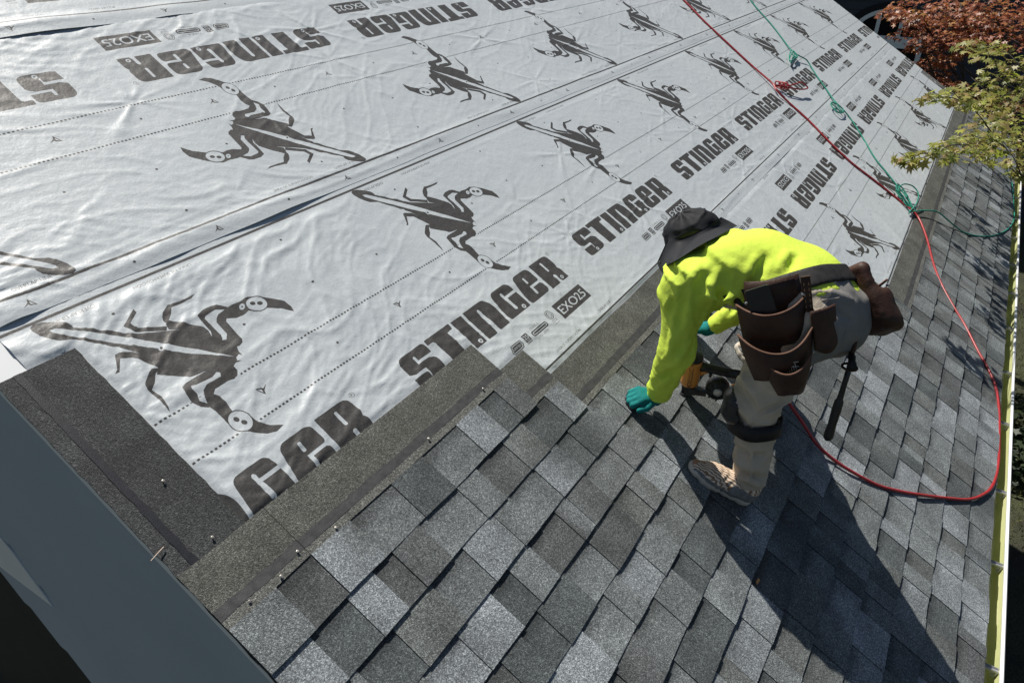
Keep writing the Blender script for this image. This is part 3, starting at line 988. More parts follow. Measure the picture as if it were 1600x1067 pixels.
# roofing nails left on the nailing strip, and scraps
M_nail = mat_noise('nail_head', (.30, .29, .26), (.38, .36, .33), 30, .4, 0, metallic=.5)
nm = None
for x, y, n, lab in ((439, 900, .018, 'bright nail head at a shingle joint on the dark nailing strip'),
        (390, 939, .018, 'nail head lowest on the nailing strip, nearest the corner of the roof'),
        (332, 839, .009, 'nail head on the charcoal starter strip just above the top shingle course'),
        (465, 861, .018, 'nail head beside the bright one, towards the worker, on the nailing strip'),
        (525, 824, .018, 'nail head above the pale tab of the topmost shingle course'),
        (670, 685, .018, 'nail head halfway along the nailing strip of the topmost course'),
        (255, 751, .009, 'nail head alone in the middle of the charcoal starter strip'),
        (755, 607, .018, 'nail head at the stepped end of the topmost shingle course')):
    p = RW(pix(x, y, n + .002))
    if nm is None:
        mb = MB(); mb.tube([(0, 0, -.006), (0, 0, .0), (0, 0, .0012)], [.0018, .0018, .0018], 6)
        mb.tube([(0, 0, .0008), (0, 0, .0018), (0, 0, .0024)], [.0042, .0042, .0026], 10)
        nm = mesh_of('roofing_nail', mb.V, mb.F, M_nail)
    o = link('roofing_nail', nm, None, p); o.rotation_euler = (PHI + random.uniform(-.2, .2), random.uniform(-.2, .2), 0)
    o['label'] = lab; o['category'] = 'nail'; o['group'] = 'nails on the upper shingles'
mb = MB(); a, b = pix(236, 876, .016), pix(256, 854, .013)
mb.tube(RW(np.array([a, (a + b) / 2 + (0, 0, .001), b])), .0016, 6)
single('stick', mb.V, mb.F, mat_noise('dry_stem', (.5, .36, .28), (.6, .5, .42), 90, .7, 0), 'thin pale dry stick lying across the sealant stripe by the near roof edge', 'stick', RW(a))
mb = MB(); c0 = pix(1184, 908, .022)
mb.add(RW(c0 + np.array([(-.014, -.004, -.002), (.013, -.007, 0), (.016, .004, .001), (-.012, .008, .004), (0, 0, .006)])), [(0, 1, 4), (1, 2, 4), (2, 3, 4), (3, 0, 4), (3, 2, 1, 0)])
single('wood_chip', mb.V, mb.F, mat_noise('chip', (.5, .24, .08), (.6, .32, .12), 90, .7, 0), 'small orange wood chip on the shingles below the shoe', 'wood chip', RW(c0))

# ------------------------------------------------------------------ worker
def mat_cloth(name, c1, c2, weave=900, rough=.85, bs=.25, sheen=.0, spec=.2, scale=5):
    m, nt, b = new_mat(name)
    tc = N(nt, 'ShaderNodeTexCoord')
    n1 = N(nt, 'ShaderNodeTexNoise', Scale=float(scale), Detail=5)
    nt.links.new(tc.outputs['Object'], n1.inputs[0])
    nt.links.new(ramp(nt, n1.outputs['Fac'], [(.32, c1), (.68, c2)]), b.inputs['Base Color'])
    b.inputs['Roughness'].default_value = rough; b.inputs['Specular IOR Level'].default_value = spec
    n2 = N(nt, 'ShaderNodeTexNoise', Scale=float(weave), Detail=2); n3 = N(nt, 'ShaderNodeTexNoise', Scale=45.0, Detail=4)
    nt.links.new(tc.outputs['Object'], n2.inputs[0]); nt.links.new(tc.outputs['Object'], n3.inputs[0])
    ad = N(nt, 'ShaderNodeMath', operation='MULTIPLY_ADD'); nt.links.new(n2.outputs['Fac'], ad.inputs[0]); ad.inputs[1].default_value = .15
    nt.links.new(n3.outputs['Fac'], ad.inputs[2])
    bump(nt, b, ad.outputs[0], bs, .006)
    return m
M_skin = mat_noise('skin', (.34, .17, .10), (.42, .22, .14), 25, .55, .1, .001)
M_hivis = mat_cloth('hivis_jersey', (.60, .76, .085), (.64, .80, .10), spec=.15, bs=.5)
M_pants = mat_cloth('work_trousers', (.44, .375, .285), (.58, .50, .39), scale=9, bs=.5)
M_seat = mat_cloth('trouser_seat_grey', (.17, .165, .155), (.25, .24, .225), scale=8)
M_hat = mat_cloth('hat_cloth', (.010, .011, .013), (.018, .019, .022), spec=.25, rough=.7)
M_leather = mat_noise('brown_leather', (.030, .013, .008), (.066, .029, .017), 14, .55, .4, .003, .35, bscale=160)
M_ledge = mat_noise('leather_edge', (.10, .048, .030), (.15, .075, .045), 30, .6, .3, .002)
M_belt = mat_noise('black_web', (.012, .011, .011), (.026, .024, .023), 50, .6, .3, .002)
M_rubber = mat_noise('black_plastic', (.012, .012, .013), (.02, .02, .021), 20, .4, .1, .001, .5)
M_glove = mat_cloth('teal_knit', (.008, .15, .15), (.014, .21, .20), weave=500, scale=30)
M_thread = mat_noise('thread', (.35, .2, .1), (.45, .28, .15), 60, .7, 0)

A3 = np.array
LS, LE, LW = pix(1066, 448, .575), pix(1058, 545, .375), pix(1027, 618, .088)
RS, RE, RWr = A3((2.37, 1.895, .565)), pix(1176, 474, .33), pix(1110, 512, .11)
HEAD = pix(1086, 376, .56); NECK = A3((2.26, 1.945, .595))
LH, RH = A3((2.11, 1.52, .715)), A3((2.295, 1.445, .705))
LK, LA = pix(1182, 626, .385), A3((2.045, 1.20, .105))
RK, RA = pix(1205, 510, .38), pix(1215, 575, .105)
PEL = (LH + RH) / 2
person = thing('person', 'roofer in a yellow long-sleeved shirt and tan trousers bent over the shingles', 'person', RW((2.04, 1.22, .02)))

def torso(p, g=0.0):
    d = seg(p, LH + (.04, .0, .03), RH + (-.04, .01, .03), .122 + g, .122 + g)
    w = A3((2.265, 1.615, .725)); ch = A3((2.215, 1.785, .695))
    lat = A3((1.0, -.22, -.02)); lat /= np.linalg.norm(lat)
    d = smin(d, seg(p, w - lat * .06, w + lat * .075, .130 + g, .130 + g), .12)
    d = smin(d, seg(p, ch - lat * .075, ch + lat * .075, .113 + g, .113 + g), .11)
    d = smin(d, seg(p, LS + (.05, -.02, .02), RS + (-.05, -.02, .02), .088 + g, .088 + g), .08)
    return d
def hit(f, x, y, n0=1.15, off=0.0):
    """first point of a body surface met along a viewing direction"""
    ns = np.linspace(n0, .02, 600)
    P_ = np.array([pix(x, y, n) for n in ns])
    m = np.nonzero(f(P_) < off)[0]
    return P_[m[0]] if len(m) else None
_a, _b, _c = hit(torso, 1180, 462, off=.015), hit(torso, 1253, 437, off=.015), hit(torso, 1306, 425, off=.015)
bdir = np.cross(_b - _a, _c - _a); bdir /= np.linalg.norm(bdir)
if bdir[1] < 0: bdir = -bdir
BP = _b
print('belt', _a, _b, _c, bdir)
def arm(p, S, E_, W_, g=0.0, hand=None):
    d = seg(p, S, E_, .060 + g, .046 + g)
    return smin(d, seg(p, E_, W_, .047 + g, .031 + g), .03)
def leg(p, H_, K_, A_, g=0.0):
    d = seg(p, H_, K_, .095 + g, .066 + g)
    return smin(d, seg(p, K_, A_, .062 + g, .040 + g), .03)

# hands: palm, four fingers and a thumb
def hand_chain(W_, ax, nrm, side, curl=1.0):
    """returns list of (a,b,ra,rb)"""
    ax = ax / np.linalg.norm(ax); nrm = nrm - ax * (ax @ nrm); nrm /= np.linalg.norm(nrm)
    lt = np.cross(ax, nrm) * side
    out = [('palm', W_, W_ + ax * .075, lt)]
    for i in range(4):
        o = (i - 1.5) * .0205
        k0 = W_ + ax * (.082 - .004 * abs(i - 1.2)) + lt * o
        ln = (.038, .044, .041, .032)[i]
        a1 = ax * math.cos(.75 * curl) - nrm * math.sin(.75 * curl)
        a2 = ax * math.cos(1.6 * curl) - nrm * math.sin(1.6 * curl)
        a3 = ax * math.cos(2.3 * curl) - nrm * math.sin(2.3 * curl)
        k1 = k0 + a1 * ln; k2 = k1 + a2 * ln * .62; k3 = k2 + a3 * ln * .5
        out += [('f', k0, k1, .0105, .0098), ('f', k1, k2, .0098, .009), ('f', k2, k3, .009, .0078)]
    t0 = W_ + ax * .025 - lt * .03 - nrm * .004
    t1 = t0 + ax * .032 - lt * .022 - nrm * .010; t2 = t1 + ax * .030 - lt * .004 - nrm * .012
    out += [('f', t0, t1, .0135, .012), ('f', t1, t2, .012, .0095)]
    return out
def hand_sdf(p, ch, g=0.0):
    d = None
    for c in ch:
        if c[0] == 'palm':
            _, a, b, lt = c
            for o in (-.026, -.009, .009, .026):
                q = seg(p, a + lt * o * .55, b + lt * o, .0155 + g, .0135 + g)
                d = q if d is None else smin(d, q, .014)
        else:
            d = smin(d, seg(p, c[1], c[2], c[3] + g, c[4] + g), .006)
    return d
LHD = hand_chain(LW, A3((-.075, .075, -.022)), A3((.05, .05, 1)), 1, .95)
RHD = hand_chain(RWr, A3((-.03, .06, -.045)), A3((0, .3, 1)), -1, .9)

HU = HEAD
fwd = A3((-.22, .45, -.86)); fwd /= np.linalg.norm(fwd)       # face direction (down to the work)
upH = A3((-.25, .86, .42)); upH = upH - fwd * (upH @ fwd); upH /= np.linalg.norm(upH)   # crown direction
sdH = np.cross(upH, fwd)
MH = np.stack([sdH, fwd, upH])
def hpnt(x, y, z): return HU + sdH * x + fwd * y + upH * z
def head_sdf(p):
    d = ell(p, HU, (.076, .096, .112), MH)
    d = smin(d, ell(p, hpnt(0, .035, -.07), (.052, .055, .06), MH), .04)
    d = smin(d, seg(p, hpnt(0, .09, .005), hpnt(0, .108, -.028), .009, .014), .012)     # nose
    for s in (-1, 1):
        d = smin(d, ell(p, hpnt(.078 * s, -.005, -.015), (.012, .022, .032), MH), .008)  # ears
        d = smax(d, -ell(p, hpnt(.032 * s, .098, .012), (.018, .014, .011), MH), .008)   # eye sockets
        d = smin(d, ell(p, hpnt(.032 * s, .083, .012), (.012, .012, .010), MH), .003)
    d = smin(d, ell(p, hpnt(0, .083, -.062), (.024, .012, .006), MH), .006)
    d = smax(d, -ell(p, hpnt(0, .097, -.062), (.022, .008, .0022), MH), .003)
    return d
def body_sdf(p):
    d = torso(p, -.014)
    d = smin(d, seg(p, NECK + (0, -.05, -.02), hpnt(0, -.03, -.07), .058, .054), .04)
    d = smin(d, head_sdf(p), .02)
    d = smin(d, arm(p, LS, LE, LW, -.012), .04); d = smin(d, arm(p, RS, RE, RWr, -.012), .04)
    d = smin(d, hand_sdf(p, LHD, -.003), .012); d = smin(d, hand_sdf(p, RHD, -.003), .012)
    d = smin(d, leg(p, LH, LK, LA, -.014), .05); d = smin(d, leg(p, RH, RK, RA, -.014), .05)
    for A_, T in ((LA, A3((1.97, 1.395, .045))), (RA, RA * A3((1, 1, 0)) + A3((.02, .16, .05)))):
        d = smin(d, seg(p, A_ + (0, -.01, -.02), T, .034, .026), .03)
    return d
V, F = nets(body_sdf, (1.86, 1.0, -.01), (3.05, 2.25, .98), .0105)
body_ob = part('body', RW(V), F, M_skin, person, True)

def fold(p, f, s, amp):
    return amp * (noise3(p * f, s) - .5)
def folds_on(f, L, nudge=.010):
    out = []
    for (x0, y0, x1, y1, r) in L:
        a, b = hit(f, x0, y0), hit(f, x1, y1)
        if a is None or b is None: continue
        m = hit(f, (x0 + x1) / 2, (y0 + y1) / 2)
        if m is None: m = (a + b) / 2
        sh = [q - (CAMC - q) / np.linalg.norm(CAMC - q) * (abs(r) - nudge if r > 0 else -abs(r) + nudge) for q in (a, m, b)]
        out.append((sh, r))
    return out
def apply_folds(p, d, fl, k=.016):
    for (a, m, b), r in fl:
        c = np.minimum(seg(p, a, m, abs(r) * .7, abs(r)), seg(p, m, b, abs(r), abs(r) * .5))
        d = smin(d, c, k) if r > 0 else smax(d, -c, k)
    return d
SHIRT_FOLDS = []
PANTS_FOLDS = []
def shirt_sdf(p):
    d = torso(p, .006)
    # gathered cloth on the flank, folds run from the arm pit to the belt
    e1 = (RH + A3((-.2, .05, .06)) - LS); e1 /= np.linalg.norm(e1)
    al = (p - LS) @ e1
    pr_ = p - LS - al[:, None] * e1
    q = np.stack([al * 3.2, pr_[:, 2] * 15 + pr_[:, 1] * 9 + 3 * al, pr_[:, 0] * 4], 1)
    cloth = (1 - np.abs(2 * noise3(q, 3) - 1)) ** 3
    low = np.clip((.80 - p[:, 2]) / .14, .05, 1) * np.clip(1.25 - (p[:, 0] - 1.95) * 1.2, .3, 1)
    d = d - .036 * cloth * low - fold(p, 9, 4, .010) - .006 * (noise3(p * 26, 5) - .5) * low
    d = smax(d, -((p - BP) @ bdir) - .082 - .12 * np.clip((.72 - p[:, 2]) / .06, 0, 1) - .012 * np.sin(p[:, 0] * 14), .006)
    a = arm(p, LS, LE, LW, .014)
    t = np.clip(((p - LE) @ (LW - LE)) / ((LW - LE) @ (LW - LE)), -1.5, 1)
    qa = p * A3((18, 18, 40)) + A3((p[:, 0] * 0, p[:, 1] * 0, 12 * p[:, 0] + 16 * p[:, 1])).T
    wr = (1 - np.abs(2 * noise3(qa, 8) - 1)) ** 2
    ax_ = np.arctan2(p[:, 1] - LE[1], p[:, 0] - LE[0])
    long_ = (1 - np.abs(2 * noise3(np.stack([ax_ * 2.2, p[:, 2] * 3, p[:, 2] * 0], 1), 9) - 1)) ** 3
    a = a - .009 * wr * np.clip(t + .3, 0, 1) - .018 * long_ * np.clip(.5 - t, 0, 1) - fold(p, 14, 10, .008)
    a = smax(a, ((p - LW) @ ((LW - LE) / np.linalg.norm(LW - LE))) + .012, .004)
    b = arm(p, RS, RE, RWr, .008) - .006 * wr
    b = smax(b, ((p - RWr) @ ((RWr - RE) / np.linalg.norm(RWr - RE))) + .012, .004)
    d = smin(d, a, .045); d = smin(d, b, .045)
    # shirt tail over the seat, cut at the hem
    d = apply_folds(p, d, SHIRT_FOLDS)
    # neck opening
    d = smax(d, -(np.linalg.norm(p - (NECK + A3((.04, .065, -.03))), axis=1) - .050), .008)
    return d
SHIRT_FOLDS = folds_on(shirt_sdf, [(1094, 412, 1080, 440, .018), (1107, 416, 1092, 446, .018), (1146, 414, 1131, 446, .020), (1158, 446, 1141, 486, .024), (1120, 425, 1112, 462, .014),
    (1079, 436, 1070, 538, .016), (1060, 462, 1040, 482, .014), (1054, 500, 1046, 560, .012), (1062, 560, 1040, 596, .012), (1048, 590, 1028, 606, .011), (1066, 575, 1046, 612, .010),
    (1100, 430, 1086, 470, -.020), (1136, 430, 1122, 476, -.022), (1072, 450, 1060, 500, -.016), (1152, 470, 1136, 494, -.016), (1052, 470, 1044, 492, -.013), (1180, 405, 1160, 440, .016), (1200, 400, 1178, 440, -.016), (1056, 575, 1036, 590, -.010),
    (1230, 395, 1215, 420, .012), (1245, 400, 1232, 424, -.012)], .012)
V, F = nets(shirt_sdf, (1.86, 1.2, .05), (3.05, 2.12, .98), .0085)
part('shirt', RW(V), F, M_hivis, person, True)

def trouser_sdf(p):
    d = seg(p, LH + (.03, -.01, .0), RH + (-.03, -.01, .0), .124, .122)
    d = smin(d, torso(p, .004), .03)
    l = leg(p, LH, LK, LA, .008); r = leg(p, RH, RK, RA, .016)
    kn = np.exp(-((p - LK) ** 2).sum(1) / .02)
    cl = (1 - np.abs(2 * noise3(p * A3((10, 10, 30)), 13) - 1)) ** 2
    cl2 = (1 - np.abs(2 * noise3(p * A3((7, 9, 15)) + 3 * noise3(p * 4, 2)[:, None], 23) - 1)) ** 3
    l = l - .016 * cl * (.35 + 1.2 * kn) - .014 * cl2 - fold(p, 16, 14, .008)
    r = r - .010 * cl - .012 * cl2
    d = d - .010 * cl2
    l = smax(l, ((p - LA) @ ((LA - LK) / np.linalg.norm(LA - LK))) - .005, .004)
    r = smax(r, ((p - RA) @ ((RA - RK) / np.linalg.norm(RA - RK))) - .005, .004)
    d = smin(smin(d, l, .05), r, .05) - fold(p, 11, 15, .006)
    d = apply_folds(p, d, PANTS_FOLDS)
    return smax(d, ((p - BP) @ bdir) - .012, .006)
PANTS_FOLDS = folds_on(trouser_sdf, [(1240, 612, 1180, 640, .016), (1225, 630, 1188, 648, .013), (1236, 622, 1190, 645, -.014), (1160, 585, 1190, 630, .012), (1152, 600, 1180, 640, -.012), (1150, 690, 1192, 702, .013), (1150, 700, 1190, 712, -.012),
    (1152, 722, 1196, 735, .015), (1150, 736, 1192, 748, -.013), (1155, 746, 1190, 757, .013), (1176, 664, 1172, 745, .007), (1200, 560, 1170, 580, .016), (1205, 575, 1165, 600, -.016), (1275, 520, 1300, 560, .012), (1268, 530, 1290, 568, -.012), (1300, 455, 1332, 470, .010), (1290, 470, 1325, 500, -.010)], .011)
V, F = nets(trouser_sdf, (1.85, 1.0, .0), (3.05, 1.95, .95), .008)
o = part('trousers', RW(V), F, M_pants, person, True)
o.data.materials.append(M_seat)  # seat faces take a greyer tone than the legs
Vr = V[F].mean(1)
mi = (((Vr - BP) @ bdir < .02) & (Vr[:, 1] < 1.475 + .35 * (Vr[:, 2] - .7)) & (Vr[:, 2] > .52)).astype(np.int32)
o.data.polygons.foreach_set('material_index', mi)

# gloves
def glove(ch, W_, E_, name):
    ax = (W_ - E_) / np.linalg.norm(W_ - E_)
    def f(p):
        d = smin(hand_sdf(p, ch, .0022), seg(p, W_ - ax * .045, W_ + ax * .02, .0345, .030), .015)
        d = d - .0015 * (noise3(p * 70, 4) - .5)
        return smax(d, -((p - (W_ - ax * .045)) @ ax), .003)
    lo = np.minimum(W_, ch[2][1]) - .13; hi = np.maximum(W_, ch[2][1]) + .13
    V, F = nets(f, lo, hi, .0036)
    o = part('glove', RW(V), F, M_glove, person, True)
    # dipped palm
    o.data.materials.append(M_rubber)
    nr = (V[F].mean(1) - W_) @ A3((0, 0, 1.0))
    o.data.polygons.foreach_set('material_index', (nr < -.052).astype(np.int32))
glove(LHD, LW, LE, 'l'); glove(RHD, RWr, RE, 'r')

# hat with neck flap
def hat_sdf(p):
    x = (p - HU) @ MH.T
    d = ell(p, hpnt(0, -.005, .028), (.090, .110, .100), MH)
    pan = .004 * np.cos(6 * np.arctan2(x[:, 0], x[:, 1])) + .006 * (noise3(p * 30, 6) - .5) + .008 * (1 - np.abs(2 * noise3(x * A3((9, 9, 34)), 7) - 1)) ** 3
    d = d - pan
    return smax(d, -(x[:, 2] - .0 + .15 * x[:, 1]), .006)
V, F = nets(hat_sdf, HU - .2, HU + .2, .0055)
hat = part('hat', RW(V), F, M_hat, person, True)
# brim and flap: swept sheet round the head
na, nr = 64, 12
V = []; 
for i in range(na):
    a = 2 * math.pi * i / na
    fr = math.cos(a)                     # 1 at the forehead, -1 at the nape
    L_ = .060 + .085 * max(0, -fr) ** 1.2 + .022 * abs(math.sin(a))
    for j in range(nr):
        t = j / (nr - 1)
        ca, sa = math.cos(a), math.sin(a)
        wv = .012 * math.sin(a * 5 + 1) * t + .007 * math.sin(a * 11) * t
        if fr > -.2:      # brim droops a little
            q = hpnt((.086 + L_ * t) * sa, (.108 + L_ * t) * ca, .012 - .016 * ca - .03 * t * t + wv)
        else:             # neck flap lies on the nape and shoulders
            q = hpnt((.088 + .06 * t + wv) * sa, (.108 + .045 * t) * ca, .012 - .016 * ca - L_ * t * 1.05 + wv * .5)
        V.append(q)
V = A3(V)
# soften the change between brim and flap
G = V.reshape(na, nr, 3)
for _ in range(5):
    G = .25 * np.roll(G, 1, 0) + .5 * G + .25 * np.roll(G, -1, 0)
th = .0025
nrm = np.zeros_like(G); nrm[...] = upH
V2 = np.concatenate([G.reshape(-1, 3), (G + nrm * th).reshape(-1, 3)])
ii = np.arange(na * nr).reshape(na, nr); K = na * nr
F = []
for i in range(na):
    i2 = (i + 1) % na
    for j in range(nr - 1):
        F.append((ii[i, j], ii[i2, j], ii[i2, j + 1], ii[i, j + 1]))
        F.append((K + ii[i, j], K + ii[i, j + 1], K + ii[i2, j + 1], K + ii[i2, j]))
    F.append((ii[i, nr - 1], ii[i2, nr - 1], K + ii[i2, nr - 1], K + ii[i, nr - 1]))
    F.append((ii[i2, 0], ii[i, 0], K + ii[i, 0], K + ii[i2, 0]))
part('brim', RW(V2), F, M_hat, hat, True)

# neck flap draped from the back of the hat over the nape and the near shoulder
fl_rim = [(1044, 372, .59), (1060, 374, .63), (1085, 366, .65), (1108, 353, .66), (1126, 340, .65)]
fl_hem = [(1026, 411, .50), (1044, 414, .55), (1074, 396, .64), (1108, 376, .66), (1150, 355, .66)]
def shirt_or_hat(p): return np.minimum(shirt_sdf(p), hat_sdf(p))
R_ = spline([pix(*q) for q in fl_rim], 6); H_ = spline([pix(*q) for q in fl_hem], 6)
nf = len(R_); rows = 9; G = []
for j in range(rows):
    t = j / (rows - 1)
    for i in range(nf):
        q = R_[i] * (1 - t) + H_[i] * t
        for _ in range(14):
            dd = shirt_or_hat(q[None])[0]
            if dd < .016: q = q + (CAMC - q) / np.linalg.norm(CAMC - q) * (.020 - dd)
        q = q + A3((-.3, 0, .5)) * (.012 * math.sin(i * .8 + 2 * t) + .006 * math.sin(i * 1.9)) * t ** .7
        G.append(q)
G = A3(G).reshape(rows, nf, 3)
for _ in range(2):
    G[1:-1] = .25 * G[:-2] + .5 * G[1:-1] + .25 * G[2:]; G[:, 1:-1] = .25 * G[:, :-2] + .5 * G[:, 1:-1] + .25 * G[:, 2:]
up3 = A3((-.2, 0, .9)) * .003
K = rows * nf; F = []
for j in range(rows - 1):
    for i in range(nf - 1):
        a = j * nf + i
        F.append((a, a + 1, a + nf + 1, a + nf)); F.append((K + a, K + a + nf, K + a + nf + 1, K + a + 1))
edge_ = [i for i in range(nf)] + [j * nf + nf - 1 for j in range(1, rows)] + [(rows - 1) * nf + i for i in range(nf - 2, -1, -1)] + [j * nf for j in range(rows - 2, 0, -1)]
for q in range(len(edge_)):
    a, b = edge_[q], edge_[(q + 1) % len(edge_)]; F.append((a, b, K + b, K + a))
part('neck_flap', RW(np.vstack([G.reshape(-1, 3), G.reshape(-1, 3) + up3])), F, M_hat, hat, True)

# shoes
M_shoe = mat_noise('tan_mesh', (.58, .43, .30), (.74, .60, .45), 60, .7, .4, .002, bscale=400)
nt_ = M_shoe.node_tree; b_ = nt_.nodes['Principled BSDF']
tc_ = N(nt_, 'ShaderNodeTexCoord'); wv_ = N(nt_, 'ShaderNodeTexWave', Scale=34.0, Distortion=5.0)
wv_.inputs['Detail Scale'].default_value = 1.2
nt_.links.new(tc_.outputs['Object'], wv_.inputs['Vector'])
nt_.links.new(ramp(nt_, wv_.outputs['Fac'], [(.32, (.26, .16, .10)), (.5, (.62, .48, .35)), (.75, (.76, .63, .49))]), b_.inputs['Base Color'])
M_sole = mat_noise('sole', (.46, .41, .34), (.58, .53, .45), 20, .7, .2, .002)
M_navy = mat_noise('navy_stripe', (.02, .025, .12), (.03, .035, .16), 20, .5, .1)
M_greysock = mat_cloth('grey_sock', (.10, .10, .10), (.15, .15, .15))
M_pale = mat_noise('lace', (.62, .52, .42), (.72, .62, .52), 40, .8, .1)
M_grm = mat_noise('dark_mesh', (.13, .14, .145), (.24, .24, .23), 60, .7, .3, .002, bscale=400)
def shoe(A_, heel, toe, full=True):
    ax = toe - heel; ax[2] = 0; L0 = np.linalg.norm(ax); ax /= L0
    lt = A3((ax[1], -ax[0], 0)); z = A3((0, 0, 1.0))
    M = np.stack([ax, lt, z]); base = heel.copy(); base[2] = .024
    def loc(p): return (p - base) @ M.T
    def P(x, y, zz): return base + ax * x + lt * y + z * zz
    def outline(x):
        t = np.clip(x / L0, 0, 1)
        return .036 + .014 * np.sin(np.clip((t - .35) / .65, 0, 1) * 2.4) 
    def upper(p):
        x = loc(p)
        d = seg(p, P(.035, 0, .045), P(.10, 0, .045), .040, .042)
        d = smin(d, seg(p, P(.10, 0, .040), P(.19, .004, .026), .043, .043), .03)
        d = smin(d, seg(p, P(.17, .004, .022), P(L0 - .040, .0, .016), .044, .032), .03)
        d = smin(d, seg(p, P(.04, 0, .05), P(.045, 0, .085), .036, .037), .02)
        ridge_ = .0016 * np.sin(x[:, 0] * 260 + x[:, 2] * 220)
        d = d - ridge_ * (x[:, 0] > .12)
        d = smax(d, -(seg(p, P(.05, 0, .075), P(.055, 0, .14), .026, .030)), .004)
        return smax(d, -(x[:, 2] - .008), .003)
    def sole(p):
        x = loc(p)
        d = seg(p, P(.034, 0, .012), P(.10, 0, .012), .040, .036)
        d = smin(d, seg(p, P(.10, 0, .012), P(.19, .003, .012), .036, .048), .03)
        d = smin(d, seg(p, P(.18, .003, .012), P(L0 - .042, 0, .016), .048, .036), .03)
        h = np.abs(x[:, 2] - .008 - .010 * np.clip((x[:, 0] - L0 + .08) / .08, 0, 1)) - (.0135 + .004 * np.clip((.08 - x[:, 0]) / .08, 0, 1))
        return smax(d, h, .006) - .0012 * np.sin(x[:, 0] * 180)
    lo = np.minimum(heel, toe) - .09; hi = np.maximum(heel, toe) + .09; lo[2] = -.02; hi[2] = .16
    V, F = nets(upper, lo, hi, .0042)
    sh = part('shoe', RW(V), F, M_shoe, person, True)
    sh.data.materials.append(M_grm)
    xl = loc(V[F].mean(1))
    mi = ((xl[:, 0] < .12) & (xl[:, 2] < .075)) | ((np.abs(xl[:, 1]) > .022) & (xl[:, 2] < .036))
    sh.data.polygons.foreach_set('material_index', mi.astype(np.int32))
    V, F = nets(sole, lo, hi, .0042); part('sole', RW(V), F, M_sole, sh, True)
    mb = MB()
    for q in range(5):
        x = .108 + q * .020; h = .080 - q * .0075
        mb.tube([P(x, -.024, h - .012), P(x + .005, -.008, h + .003), P(x + .006, .010, h + .003), P(x + .002, .024, h - .012)], .0034, 6)
    mb.tube(spline([P(.105, 0, .085), P(.10, .030, .100), P(.125, .048, .078), P(.112, .028, .085)], 5), .0024, 6)
    mb.tube(spline([P(.105, 0, .085), P(.118, -.034, .098), P(.09, -.052, .07), P(.085, -.056, .05)], 5), .0024, 6)
    mb.part('laces', M_pale, sh, True)
    for sgn in (-1, 1):
        mb = MB()
        for q in range(3):
            x = .058 + q * .022
            pts = []
            for (dx, hz) in ((0, .026), (.018, .062), (.028, .062), (.010, .026)):
                yy = sgn * (.0435 if hz < .05 else .0405 - .0)
                pts.append(P(x + dx, yy, hz))
            n_ = lt * sgn * .003
            mb.add(pts + [a_ + n_ for a_ in pts], [(0, 1, 2, 3), (7, 6, 5, 4), (0, 4, 5, 1), (1, 5, 6, 2), (2, 6, 7, 3), (3, 7, 4, 0)])
        mb.part('stripe', M_navy, sh)
    mb = MB(); up_ = (LK - LA) if full else (RK - RA)
    up_ = up_ / np.linalg.norm(up_)
    mb.tube([P(.045, 0, .05), P(.045, 0, .085), P(.045, 0, .085) + up_ * .06], [.036, .035, .037], 16)
    mb.part('sock', M_greysock, person, True)
shoe(LA, A3((2.045, 1.145, 0)), A3((1.955, 1.425, 0)))
shoe(RA, RA * A3((1, 1, 0)) + A3((0, -.05, 0)), RA * A3((1, 1, 0)) + A3((.03, .215, 0)), False)

# knee pads
def kneepad(K_, A_, H_):
    d1 = (K_ - A_) / np.linalg.norm(K_ - A_); d2 = (H_ - K_) / np.linalg.norm(H_ - K_)
    f_ = A3((-.22, .93, .2))
    ax = (d1 + d2) / np.linalg.norm(d1 + d2); f_ = f_ - ax * (ax @ f_); f_ /= np.linalg.norm(f_); lt = np.cross(ax, f_)
    M = np.stack([lt, f_, ax])
    def f(p):
        d = ell(p, K_ + f_ * .060 - ax * .030, (.070, .058, .092), M)
        d = smax(d, -(leg(p, H_, K_, A_, .021)), .006)
        x = (p - K_) @ M.T
        d = smax(d, .028 - x[:, 1], .006)
        return d - .003 * np.cos(x[:, 2] * 90) * (x[:, 1] > .05)
    V, F = nets(f, K_ - .2, K_ + .2, .0055)
    kp = part('knee_pad', RW(V), F, M_rubber, person, True)
    mb = MB()
    for off, w in ((-.075, .058),):
        ring_ = []
        C_ = K_ - d1 * .085
        for w_ in (-.5, .5):
            ring_.append([C_ + d1 * w * w_ + (.098 + .003 * math.sin(5 * a)) * (math.cos(a) * lt + math.sin(a) * np.cross(lt, d1)) for a in np.linspace(0, 2 * math.pi, 28, endpoint=False)])
        Vb = [RW(q) for r_ in ring_ for q in r_]
        ri2 = [[C_ + (q - C_) * .94 for q in r_] for r_ in ring_]
        Vb += [RW(q) for r_ in ri2 for q in r_]
        n_ = 28; Fb = []
        for i in range(n_):
            j = (i + 1) % n_
            Fb += [(i, j, n_ + j, n_ + i), (2 * n_ + j, 2 * n_ + i, 3 * n_ + i, 3 * n_ + j), (i, 2 * n_ + i, 2 * n_ + j, j), (n_ + i, n_ + j, 3 * n_ + j, 3 * n_ + i)]
        mb.add(Vb, Fb)
    mb.part('knee_strap', M_belt, kp, True)
kneepad(LK, LA, LH); kneepad(RK, RA, RH)

# ------------------------------------------------------------------ tool belt, pouches, hammer, nailer
def belt_sdf(p):
    d = smin(torso(p, .016), torso(p, .016), .01)
    x = (p - BP) @ bdir
    d = smax(d, np.abs(x) - .036, .004)
    d = smax(d, .655 - p[:, 2], .004)
    return smax(d, -torso(p, .001), .004)
V, F = nets(belt_sdf, (1.8, 1.15, .35), (2.9, 1.9, 1.05), .0075)
belt = part('tool_belt', RW(V), F, M_belt, person, True)

